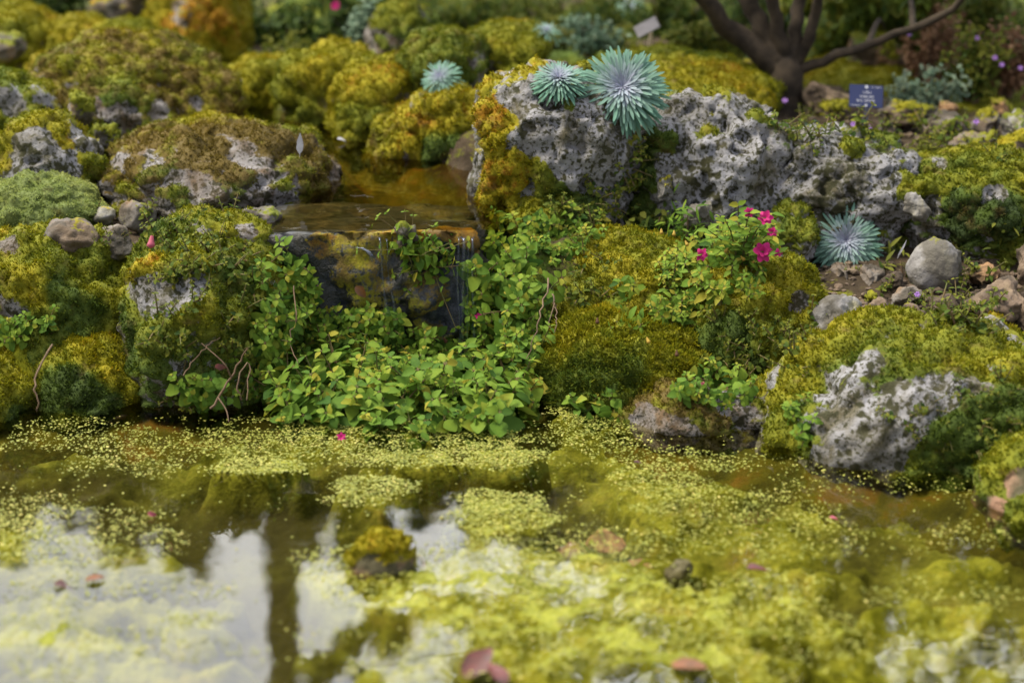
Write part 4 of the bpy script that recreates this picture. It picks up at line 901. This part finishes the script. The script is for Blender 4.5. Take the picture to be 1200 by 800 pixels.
for k, (px, py, Y, lb) in enumerate([(1000, 146, 4.5, 'lilac flower left of the label stake'), (1018, 150, 4.48, 'lilac flower in front of the label stake'), (1075, 345, 3.70, 'lilac flower on the grey stone before the white stone'), (1114, 404, 3.5, 'lilac flower on top of the broad mossy boulder'),
        (1065, 40, 5.2, 'lilac flower on the dry shrub at its left side'), (1145, 45, 5.1, 'lilac flower high in the dry shrub'), (1166, 68, 5.0, 'upper lilac flower of the pair near the right edge'), (1174, 76, 5.0, 'lower lilac flower of the pair near the right edge'), (1196, 80, 5.0, 'lilac flower cut by the right edge'), (920, 118, 4.8, 'pale lilac flower at the tree foot'), (1144, 143, 4.5, 'lilac flower before the dark round stone of the bed')]):
    o = obj('lilac_flower', gen_blossom(.006 if Y < 4 else .007, 90 + k).build('lilac_flower', M_LILAC)); tag(o, lb, 'flower', 'small lilac flowers'); orient(o, P(px, py, Y - .02), (0, -.8, .6), k)
o = obj('pink_blossom', gen_blossom(.014, 121).build('pink_blossom', M_PINKF)); tag(o, 'pink blossom on the dark bush at the top above the stream', 'blossom'); orient(o, P(393, 7, 5.9), (0, -1, .3))
for i in range(7):
    p, nn = HITS[('pod', i)]
    o = obj('seed_pod', gen_trumpet(.013, i).build('seed_pod', M_YEL if i % 2 else M_DRY)); tag(o, ['papery pod on the right end of the golden cushion', 'papery pod in the middle of the golden cushion', 'yellowed pod near the centre of the waterfall plants', 'brown pod on the leafy mass left of the falling water', 'yellowed pod low in the leafy mass', 'tan pod right of the low yellowed pod', 'tan pod above the left part of the golden cushion'][i], 'seed pod', 'dry pods on the plants')
    o.location = p + (EYE - p) / np.linalg.norm(EYE - p) * .035; o.rotation_euler = (2.7, .3 * math.sin(i * 2), i)

# ------------------------------------------------------------------ feathers, twigs, dead leaves
def feather(name, lb, px, py, Y, L, tilt, bend=.2, w=.28):
    V, F, A = leaf_arrays(np.zeros((1, 3)), np.array([(math.sin(tilt), -.15, math.cos(tilt))]), np.array([(0, -1., .2)]), L, L * w, .5, 8, bend, .3, 'lance')
    V2, F2 = tube(np.array([(0, .001, -L * .15), (math.sin(tilt) * L * .9, .0012, math.cos(tilt) * L * .9)]), [.0006, .0003], 4, False)
    G_ = Geo(); G_.add(V, F); G_.add(V2, F2); o = obj(name, G_.build(name, M_WHITEF), loc=P(px, py, Y)); return tag(o, lb, 'feather')
feather('feather', 'pale bluish feather standing in the moss below the pink blossoms', 865, 346, 3.68, .042, -.08)
feather('feather', 'white feather standing on the end of the left bank boulder by the stream', 351, 180, 4.12, .048, .08, .1, .36)
feather('feather', 'thin white feather curving over the stream under the golden rock', 525, 208, 4.36, .036, .45, -.5, .18)
feather('feather', 'white feather stuck upright beside the big white stone', 1052, 300, 3.9, .035, .5, .6, .14)
def twig(lb, pts, r0, name='dry_twig', extra=()):
    G_ = Geo(); V, F = tube(spline(pts, 14) + rng.normal(size=(14, 3)) * .002, np.linspace(r0, r0 * .5, 14), 5); G_.add(V, F)
    for e in extra:
        V, F = tube(spline(e, 8), np.linspace(r0 * .7, r0 * .3, 8), 5); G_.add(V, F)
    return tag(obj(name, G_.build(name, M_TWIG)), lb, 'twig')
twig('brown forked twig leaning on the bank left of the leafy plants', [P(247, 480, 3.44), P(272, 440, 3.46), P(290, 408, 3.47)], .0028, extra=[[P(270, 440, 3.46), P(262, 425, 3.45), P(236, 402, 3.47)], [P(255, 465, 3.44), P(265, 480, 3.42), P(268, 494, 3.40)]])
twig('thin brown twig crossing the forked twig by the water', [P(215, 440, 3.46), P(238, 410, 3.48), P(258, 395, 3.50)], .0016)
twig('brown twig at the water right of the forked twig', [P(285, 470, 3.42), P(278, 450, 3.42), P(292, 425, 3.45), P(288, 470, 3.4)], .0018)
twig('pale thin root hanging from the yellow hummock beside the plants', [P(643, 325, 3.58), P(636, 360, 3.52), P(630, 385, 3.49), P(617, 418, 3.47)], .0017)
twig('short forked root hanging from the yellow hummock moss', [P(648, 345, 3.57), P(652, 365, 3.54), P(650, 388, 3.5)], .0017, extra=[[P(650, 355, 3.55), P(645, 372, 3.52), P(642, 380, 3.5)]])
twig('grey bent twig over the mossy boulders at the left water edge', [P(62, 405, 3.38), P(45, 430, 3.34), P(40, 455, 3.31), P(46, 470, 3.3), P(42, 482, 3.3)], .0020)
twig('thin stem hanging among the climbing plants left of the ledge', [P(345, 335, 3.62), P(346, 370, 3.58), P(340, 400, 3.55), P(350, 430, 3.5)], .0014)
def dead_leaf(lb, px, py, z, L, mt, n=(0, -.1, 1), spin=0., Y=None):
    V, F, A = leaf_arrays(np.array([(-L / 2, 0, 0)]), np.array([(1., 0, 0)]), np.array([(0, 0, 1.)]), L, L * .62, .5, 7, .30, .55, 'ovate')
    F3 = np.concatenate([F, F[:, ::-1] + len(V)]); V3 = np.concatenate([V, V - np.array((0, 0, .0008))])
    o = obj('dead_leaf', mesh('dead_leaf', V3, F3, mt)); tag(o, lb, 'leaf')
    orient(o, G(px, py, z) if Y is None else P(px, py, Y), n, spin); return o
dead_leaf('dark red leaf floating at the bottom of the pond view', 560, 776, .008, .062, M_REDLEAF, (0, -.6, 1), .9)
dead_leaf('smaller dark red leaf lying against the larger one at the bottom', 584, 786, .010, .045, M_REDLEAF, (.4, -.5, 1), 2.2)
dead_leaf('orange brown leaf floating near the bottom right of centre', 808, 780, .005, .050, M_ORLEAF, (0, -.1, 1), 0)
dead_leaf('brick red leaf floating in the algae right of the egg stone', 888, 664, .005, .034, M_REDLEAF, (0, -.1, 1), .2)
dead_leaf('small red leaf floating by the far duckweed', 748, 541, .004, .016, M_REDLEAF)
dead_leaf('tiny red petal floating on the left part of the pond', 178, 602, .006, .014, M_PINKP, (0, -1, .4), 1.2)
dead_leaf('orange leaf floating at the left of the bright reflection', 112, 678, .004, .030, M_ORLEAF, (0, -.1, 1), .4)
dead_leaf('brown leaf floating left of the orange one', 75, 684, .004, .030, M_REDLEAF, (0, -.1, 1), .1)
dead_leaf('brown dead leaf hanging in the twigs by the waterline', 258, 430, 0, .020, M_REDLEAF, (0, -1, .3), 1.4, 3.44)
dead_leaf('rusty curled leaf caught in the waterfall plants', 423, 342, 0, .030, M_ORLEAF, (.3, -1, .3), .8, 3.63)
dead_leaf('pale tan leaf lying on the stream edge moss', 400, 163, 0, .02, M_WHITEF, (0, -.3, 1), 0, 4.62)
dead_leaf('small mauve leaf floating near the foot of the broad boulder', 977, 606, .004, .014, M_PINKP)

# ------------------------------------------------------------------ falling water
t = NT('falling_water')
tr = t.n('ShaderNodeBsdfTransparent'); tr.inputs[0].default_value = (.85, .9, .95, 1)
gl = t.n('ShaderNodeBsdfGlossy'); gl.inputs['Roughness'].default_value = .12; gl.inputs[0].default_value = (.40, .45, .58, 1)
t.l(t.bump(t.noise(60, 2), .3, .004), gl.inputs['Normal'])
df = t.n('ShaderNodeBsdfDiffuse'); df.inputs[0].default_value = (.13, .15, .23, 1)
m1 = t.n('ShaderNodeMixShader'); m1.inputs[0].default_value = .45; t.l(gl.outputs[0], m1.inputs[1]); t.l(df.outputs[0], m1.inputs[2])
m2 = t.n('ShaderNodeMixShader'); t.l(t.ramp(t.noise(45, 3), [(.3, .10), (.7, .42)]), m2.inputs[0]); t.l(tr.outputs[0], m2.inputs[1]); t.l(m1.outputs[0], m2.inputs[2])
M_FALL = t.done(m2.outputs[0])
def trickle(lb, pix, wid, off=.015):
    G_ = Geo(); pts = spline([P(a, b, Y) for a, b, Y in pix], 24); w = np.interp(np.linspace(0, 1, 24), np.linspace(0, 1, len(wid)), wid)
    V = np.zeros((24, 5, 3))
    for j in range(5):
        s = (j - 2) / 2
        V[:, j] = pts + np.stack([s * w * (1 + .15 * np.sin(np.arange(24) * 1.3 + j)), -.006 * (1 - s * s) + 0 * w, 0 * w], 1)
    idx = np.arange(120).reshape(24, 5); F = np.stack([idx[:-1, :-1], idx[:-1, 1:], idx[1:, 1:], idx[1:, :-1]], -1).reshape(-1, 4)
    return tag(obj('waterfall_water', mesh('waterfall_water', V.reshape(-1, 3), F, M_FALL)), lb, 'water', kind='structure')
for q_, (dx_, w_) in enumerate([(-8, .004), (-2, .0065), (3, .003), (8, .005)]):
    trickle('water sliding down the right of the ledge', [(545 + dx_, 277, 3.775), (546 + dx_, 284, 3.752), (545 + dx_ * 1.1, 330, 3.748), (544 + dx_ * (.6 + .3 * q_), 390, 3.744), (545 + dx_ * 1.3, 450, 3.74)], [w_, w_ * .5, w_ * 1.1, w_ * .6, w_ * 1.2])
trickle('thin trickle in the middle of the ledge', [(443, 277, 3.775), (446, 284, 3.752), (449, 330, 3.748), (452, 352, 3.745), (455, 372, 3.744)], [.004, .002, .0015, .004, .006])
trickle('thread of water beside the thin trickle', [(452, 279, 3.775), (454, 286, 3.752), (455, 320, 3.748), (461, 352, 3.745), (464, 378, 3.744)], [.002, .0012, .001, .003, .003])
trickle('glint of water arching off the ledge', [(417, 289, 3.725), (425, 291, 3.72), (433, 297, 3.715), (436, 306, 3.715)], [.004, .006, .006, .003])

# ------------------------------------------------------------------ plant labels
def label_plate(name, lb, px, py, Y, w, h, mt, stake_mt, rotx, roty, stake_len, text=True, yaw=0.):
    c = P(px, py, Y); o = empty(name, lb, 'plant label', c)
    Rm = Matrix.Rotation(yaw, 4, 'Z') @ Matrix.Rotation(roty, 4, 'Y') @ Matrix.Rotation(rotx, 4, 'X')
    bm = bmesh.new(); bmesh.ops.create_cube(bm, size=1); bmesh.ops.scale(bm, vec=(w, .003, h), verts=bm.verts)
    bmesh.ops.bevel(bm, geom=bm.edges[:], offset=.0008, segments=2, affect='EDGES'); me = bpy.data.meshes.new('plate'); bm.to_mesh(me); bm.free(); me.materials.append(mt)
    pl = obj('plate', me, o); pl.matrix_local = Rm
    if text:
        G_ = Geo(); rg = np.random.default_rng(2)
        def strokes(x0, x1, z, ht, gap):
            x = x0
            while x < x1:
                wv = ht * rg.uniform(.35, .8)
                for q in range(2):
                    xa = x + rg.uniform(0, wv * .7); za = z + (rg.uniform(-.5, 0) if q else -.5) * ht; zb = z + rg.uniform(.1, .5) * ht; ww = ht * .11
                    G_.add([(xa - ww, -.0022, za), (xa + ww, -.0022, za), (xa + ww + wv * .2 * q, -.0022, zb), (xa - ww + wv * .2 * q, -.0022, zb)], [(0, 1, 2, 3)])
                zz = z + rg.uniform(-.4, .4) * ht; G_.add([(x, -.0024, zz - ht * .08), (x + wv * .8, -.0024, zz - ht * .08), (x + wv * .8, -.0024, zz + ht * .08), (x, -.0024, zz + ht * .08)], [(0, 1, 2, 3)])
                x += wv * 1.25 + (gap if rg.random() < .2 else 0)
        strokes(-w * .10, w * .10, h * .17, h * .12, .002); strokes(-w * .19, w * .21, -h * .02, h * .12, .002); strokes(-w * .26, w * .27, -h * .20, h * .12, .002)
        strokes(w * .14, w * .42, h * .40, h * .07, .001); strokes(-w * .44, -w * .16, -h * .41, h * .07, .001)
        tx = obj('lettering', G_.build('lettering', M_LETTER, False), pl)
        th = np.linspace(0, 2 * math.pi, 13)[:-1]
        for zz, r_ in ((h * .40, .0042), (-h * .41, .0034)):
            V = np.concatenate([np.stack([np.cos(th) * r_, 0 * th - .0026, zz + np.sin(th) * r_], 1), np.array([(0, -.0032, zz)])])
            obj('fixing_screw', mesh('fixing_screw', V, np.array([(k, (k + 1) % 12, 12) for k in range(12)]), M_LETTER), pl)
    low = Rm @ Vector((0.004, .004, -h * .45)); V, F = tube(np.array([low, low + Vector((-.003, .004, -stake_len * .5)), low + Vector((-.006, .008, -stake_len))]), [.006, .005, .004], 6); obj('stake', mesh('stake', V, F, stake_mt), o)
    return o
label_plate('plant_label', 'dark blue engraved plant label on a grey stake below the tree', 1015, 113, 4.62, .083, .056, M_SIGN, M_STAKE, R(-22), R(3), .10)
label_plate('plant_label', 'blurred grey plant label tilted on a pale stake behind the rosettes', 758, 32, 5.2, .066, .036, M_GREYPLATE, M_PALESTAKE, R(-35), R(-28), .10, text=False)
label_plate('plant_label', 'tiny dark blue plant label far behind the tree limbs', 929, 18, 6.0, .035, .04, M_SIGN, M_STAKE, R(-15), 0, .12, text=False)

# ------------------------------------------------------------------ the tree, its crown shades the right of the pond
TY = 5.0
tree_o = empty('small_tree', 'small multi stemmed tree with dark bark above the blue label', 'tree', P(919, 132, TY))
tb = P(919, 132, TY)
G_ = Geo(); V, F = tube(spline([P(916, 140, TY) - tb, P(918, 110, TY) - tb, P(920, 85, TY) - tb, P(922, 62, TY) - tb], 10), np.array([.080, .062, .055, .052, .052, .050, .048, .044, .036, .02]), 14); G_.add(V + .006 * fbm(V * 30 + 3, 3)[:, None], F); obj('trunk', G_.build('trunk', M_BARK), tree_o)
LIMBS = [([(908, 78), (870, 45), (830, 5), (790, -40), (740, -130), (690, -260)], .032, (0, 0, -.05, -.1, -.3, -.6)), ([(914, 72), (890, 30), (868, -15), (845, -80), (830, -220)], .030, (0, .02, .04, .1, .1)), ([(920, 72), (910, 20), (898, -40), (900, -140), (880, -300)], .022, (0, -.02, -.05, -.2, -.4)),
         ([(926, 70), (935, 20), (943, -30), (960, -120), (980, -260)], .022, (0, .02, .04, .1, .2)), ([(932, 75), (952, 30), (965, -20), (1000, -100), (1060, -230)], .018, (0, -.02, -.05, -.15, -.4)), ([(932, 82), (965, 70), (1010, 55), (1060, 38), (1120, 5), (1180, -60), (1230, -160)], .016, (0, -.02, -.04, -.06, -.1, -.2, -.4))]
crown_pts = []
for pix, r_, dy in LIMBS:
    pts = spline([P(a, b, TY + d) - tb for (a, b), d in zip(pix, dy)], 18); pts = pts + rng.normal(size=pts.shape) * .004
    V, F = tube(pts, np.linspace(r_, r_ * .35, 18), 8); obj('limb', mesh('limb', V + .003 * fbm(V * 40, 2)[:, None], F, M_BARK), tree_o); crown_pts.append(pts)
rgc = np.random.default_rng(8); cl = []; twg = Geo()
# clumps of the crown hang where their mirror image shows in the pond
for (px, py, Yc, n, rr) in [(900, 640, 6.0, 5, .26), (760, 630, 6.0, 5, .28), (1010, 640, 6.0, 6, .28), (690, 700, 5.8, 4, .24), (820, 740, 5.6, 7, .34), (950, 760, 5.5, 7, .34), (640, 790, 5.4, 4, .22), (1080, 620, 6.0, 4, .22), (540, 800, 5.2, 3, .12), (465, 735, 5.4, 4, .09), (400, 785, 5.3, 4, .09), (1150, 640, 5.8, 6, .24), (1080, 690, 5.6, 6, .26), (1190, 690, 5.6, 5, .22), (860, 850, 5.3, 8, .40), (700, 870, 5.3, 7, .38), (1000, 880, 5.3, 8, .45), (560, 850, 5.2, 3, .15), (1015, 18, 5.7, 5, -.13), (1060, 0, 5.6, 5, -.13), (965, -5, 5.8, 4, -.12), (1040, 45, 5.7, 2, -.08), (840, -15, 5.7, 2, -.08)]:
    c = MIR(px, py, Yc) if rr > 0 else P(px, py, Yc)
    rr = abs(rr)
    for k in range(n):
        cl.append((c + rgc.normal(size=3) * rr * .55, rr * rgc.uniform(.35, .6)))
    a = np.concatenate(crown_pts) + tb; a = a[np.argmin(np.linalg.norm(a - c, axis=1))]
    V, F = tube(spline([a, (a + c) / 2 + np.array((0, 0, .06)), c], 9), np.linspace(.010, .002, 9), 5, False); twg.add(V - tb, F)
obj('twigs', twg.build('twigs', M_BARK), tree_o)
lfg = Geo()
for c, r_ in cl:
    n = int(150 + 1500 * r_); dd = rgc.normal(size=(n, 3)); dd /= np.linalg.norm(dd, axis=1)[:, None]
    p = c + dd * (r_ * rgc.random(n) ** .5)[:, None] - tb
    V, F, A = leaf_arrays(p, rgc.normal(size=(n, 3)) + np.array((0, 0, -.4)), rgc.normal(size=(n, 3)) * .6 + np.array((0, 0, 1)), .038 * rgc.uniform(.7, 1.3, n), .020, np.clip(.5 + .22 * rgc.standard_normal(n), 0, 1), 4, .2, .2, 'ovate', rgc); lfg.add(V, F, **A)
obj('crown', lfg.build('crown', M_CROWN), tree_o)

# ------------------------------------------------------------------ beyond the garden: what the still water mirrors
pY = 10.0
pb = MIR(327, 600, pY); pw = 33 * mpp(327, 620, pY)
G_ = Geo(); V, F = tube(np.array([(0, 0, -.6), (0, 0, 2.), (0, 0, 5.2)]), pw * .62, 4); 
c45 = math.pi / 4; V = V @ np.array([[math.cos(c45), -math.sin(c45), 0], [math.sin(c45), math.cos(c45), 0], [0, 0, 1]]).T; G_.add(V * np.array((1.15, 1.15, 1)), F)
po = obj('garden_post', G_.build('garden_post', M_POST, False), loc=(pb[0], pY, .35)); tag(po, 'tall weathered square post mirrored in the pond at left', 'post')
rgt = np.random.default_rng(21)
for i, px in enumerate(np.linspace(-260, 1450, 26)):
    Y = 11.5 + .5 * math.sin(i * 1.7); ptop = MIR(px, 618 + 26 * math.sin(i * 2.1) + (12 if px < 300 else 0) - (25 if 120 > px else 0), Y); hgt = ptop[2] - .3; w = .55 + .1 * math.sin(i)
    o = empty('hedge_conifer', 'slender dark conifer in the hedge row mirrored in the pond', 'tree', (ptop[0], Y, .3), 'conifers in the hedge row behind the garden')
    V, F = tube(np.array([(0, 0, -.3), (0, 0, hgt * .5), (0, 0, hgt * .97)]), [.07, .05, .01], 6); obj('trunk', mesh('trunk', V, F, M_BARK), o)
    n = 900; z = hgt * (1 - rgt.random(n) ** .75 * .97); a = rgt.uniform(0, 6.28, n); r_ = w * .62 * np.clip((hgt - z) / hgt * 2.2, 0.02, 1) ** .7 * rgt.uniform(.3, 1, n) ** .5
    p = np.stack([np.cos(a) * r_, np.sin(a) * r_, z], 1); d = np.stack([np.cos(a) * .5, np.sin(a) * .5, np.full(n, .9)], 1) + rgt.normal(size=(n, 3)) * .2
    V, F, A = leaf_arrays(p, d, np.stack([np.cos(a), np.sin(a), 0 * a], 1) + rgt.normal(size=(n, 3)) * .3, .26, .12, np.clip(.35 + .2 * rgt.standard_normal(n), 0, 1), 4, .1, .2, 'lance', rgt)
    obj('crown', (lambda g_: (g_.add(V, F, **A), g_.build('crown', M_BUSH))[1])(Geo()), o)

# ------------------------------------------------------------------ duckweed and algae on the pond
PATCH = [(450, 500, 190, 20, .7), (330, 518, 150, 24, .6), (300, 547, 70, 13, 1.0), (560, 535, 120, 16, 1.), (540, 510, 110, 20, .7), (590, 600, 80, 28, 1.1), (440, 570, 56, 11, .8), (420, 585, 40, 8, .6), (700, 480, 60, 20, .8), (690, 510, 80, 25, .4), (880, 600, 110, 36, .35), (780, 565, 60, 22, .6), (800, 540, 120, 14, .3), (1000, 560, 140, 30, .12), (760, 595, 40, 8, .7), (850, 548, 40, 7, .5),
         (150, 530, 120, 26, .35), (60, 510, 100, 20, .25), (60, 600, 110, 20, .35), (30, 625, 60, 24, .8), (150, 640, 90, 25, .45), (600, 650, 150, 24, .75), (720, 640, 150, 24, .45), (560, 700, 190, 45, 1.1), (700, 700, 200, 60, 1.0), (850, 720, 220, 60, .85), (940, 640, 120, 24, .35), (1100, 700, 120, 22, .6), (1050, 760, 160, 20, .5), (410, 665, 60, 24, .8), (410, 700, 50, 20, .75), (60, 690, 120, 22, .6), (60, 745, 110, 30, .85), (235, 725, 50, 8, .8), (30, 775, 90, 24, .6), (620, 770, 120, 30, .8), (480, 780, 70, 22, .8), (800, 760, 180, 40, .95), (1150, 630, 70, 22, .3), (700, 745, 150, 40, 1.), (110, 692, 170, 16, .6), (200, 762, 120, 13, .65), (60, 650, 90, 14, .7), (385, 745, 60, 18, .5), (240, 690, 60, 9, .6)]
PW = []
for (cx, cy_, rx, ry_, a) in PATCH:
    c0 = G(cx, cy_); ex = abs(G(cx + rx, cy_)[0] - c0[0]); ey = abs(G(cx, cy_ - ry_)[1] - G(cx, cy_ + ry_)[1]) / 2
    PW.append((c0[0], c0[1], ex, ey, a))
def cover(x, y):
    p3 = np.stack([x, y, 0 * x], 1); n1 = fbm(p3 * 5.5 + 31, 4); n2 = fbm(p3 * 16 + 5, 3)
    d = np.zeros_like(x)
    for (cx, cy_, ex, ey, a) in PW:
        r_ = np.hypot((x - cx) / ex, (y - cy_) / ey) + .55 * n1 + .24 * n2
        d = np.maximum(d, a * (1 - sstep(.70, 1.08, r_)))
    return np.clip(d * (.85 + .35 * n2), 0, 1), n1, n2
t = NT('duckweed_fronds')
cc = t.ramp(t.math('ADD', t.attr('tint'), t.math('MULTIPLY', t.math('SUBTRACT', t.noise(9, 3), .5), .7)), [(0, (.14, .17, .022)), (.5, (.30, .32, .055)), (.85, (.42, .40, .09)), (1, (.5, .43, .12))])
M_DUCK = t.done(t.leafy(cc, .15, .5, .3))
rgd = np.random.default_rng(33)
nd = 520000
X = rgd.uniform(-.95, .95, nd); Yy = rgd.uniform(2.2, 3.62, nd)
ok = (np.abs(X) < Yy * .285 + .03) & (Yy < shore(X) + .02); X, Yy = X[ok], Yy[ok]
cv, n1, n2 = cover(X, Yy)
sp = .008 + .03 * sstep(.0, .5, fbm(np.stack([X, Yy, 0 * X], 1) * 3 + 77, 3))
clm = .55 + .55 * sstep(-.25, .25, fbm(np.stack([X, Yy, 0 * X], 1) * 45 + 9, 3))
keep = rgd.random(len(X)) / clm < np.maximum(cv ** 1.2, sp * sstep(.1, .4, n2 + .25)) * (.18 + .60 * sstep(2.7, 3.15, Yy))
X, Yy = X[keep], Yy[keep]; nk = len(X)
th = np.linspace(0, 2 * math.pi, 7)[:-1]; rr = .0010 + .0020 * rgd.random(nk) ** 1.6; asp = rgd.uniform(.65, 1, nk); rot = rgd.uniform(0, 6.28, nk)
lx = np.cos(th)[None] * rr[:, None]; ly = np.sin(th)[None] * (rr * asp)[:, None]
vx = X[:, None] + lx * np.cos(rot)[:, None] - ly * np.sin(rot)[:, None]; vy = Yy[:, None] + lx * np.sin(rot)[:, None] + ly * np.cos(rot)[:, None]
vz = .0012 + .003 * rgd.random(nk)[:, None] ** 2 + .12 * (lx * rgd.normal(size=(nk, 1)) + ly * rgd.normal(size=(nk, 1)))
V = np.stack([vx, vy, np.maximum(vz, .0006)], -1)
top = np.stack([X, Yy, vz.mean(1) + rr * .18], 1)[:, None]
V = np.concatenate([V, top], 1).reshape(-1, 3); b_ = (np.arange(nk) * 7)[:, None, None]
F = (b_ + np.array([(k, (k + 1) % 6, 6) for k in range(6)])[None]).reshape(-1, 3)
tag(obj('duckweed', mesh('duckweed', V, F, M_DUCK, dict(tint=np.repeat(np.clip(.45 + .25 * rgd.standard_normal(nk), 0, 1), 7)))), 'pale green duckweed and floating algae on the pond', 'duckweed', kind='stuff')
# hair algae: a lumpy mat that hangs just under the surface and breaks through in places
ax, ay, aF = grid(-1.05, 1.05, 2.15, 3.6, 300, 210)
a3 = np.stack([ax, ay, 0 * ax], 1); cv, n1, n2 = cover(ax, ay)
az = -.085 + .085 * sstep(-.1, .95, cv + .12 * n1) + .012 * fbm(a3 * 14, 4) + .006 * fbm(a3 * 60, 2)
az = np.minimum(az, .0005 + .002 * n2)
pres = cv > -1; dens = sstep(.02, .85, cv + .22 * fbm(a3 * 6 + 50, 4) + .26 * sstep(-.2, .25, ax) + .06)
aFk = aF[pres[aF].all(1) & (ay < shore(ax) + .01)[aF].all(1)]
used = np.unique(aFk); re = np.zeros(len(ax), int); re[used] = np.arange(len(used))
t = NT('hair_algae')
cc = t.ramp(t.noise(10, 6, .65, .6), [(.28, (.07, .075, .008)), (.42, (.16, .17, .014)), (.56, (.32, .33, .05)), (.70, (.36, .32, .06)), (.8, (.24, .15, .03))])
cc = t.mix(t.ramp(t.noise(90, 4, .6), [(.35, 0), (.65, 1)]), cc, t.mix(1., cc, (.65, .68, .6), 'MULTIPLY'))
cc = t.mix(t.attr('dens'), (.040, .037, .009), cc)
M_ALGA = t.done(t.principled(cc, .9, t.bump(t.noise(120, 5, .6), .8, .006), .1))
tag(obj('hair_algae', mesh('hair_algae', np.stack([ax, ay, az], 1)[used], re[aFk], M_ALGA, dict(dens=dens[used]))), 'yellow green hair algae mat just under the water', 'algae', kind='stuff')

# small gravel lying between the stones
rgg = np.random.default_rng(55); GV = Geo(); U0, F0 = ico(1)
for poly, n in (([(955, 310), (1200, 300), (1200, 385), (1010, 395), (960, 345)], 420), ([(880, 135), (1200, 150), (1200, 190), (1000, 185), (900, 160)], 300), ([(60, 250), (190, 235), (200, 300), (60, 305)], 90)):
    for q in polysample(poly, n, 2.2, rgg):
        p = GHIT(q)
        s_ = .0035 + .007 * rgg.random() ** 2
        v = U0 * (1 + .25 * rgg.normal(size=(len(U0), 1))) * s_ * np.array((1.2, 1, .7)); GV.add(v + p + np.array((0, 0, s_ * .3)), F0)
tag(obj('gravel', GV.build('gravel', M_BROWN, False)), 'small gravel between the stones of the bank and bed', 'gravel', kind='stuff')
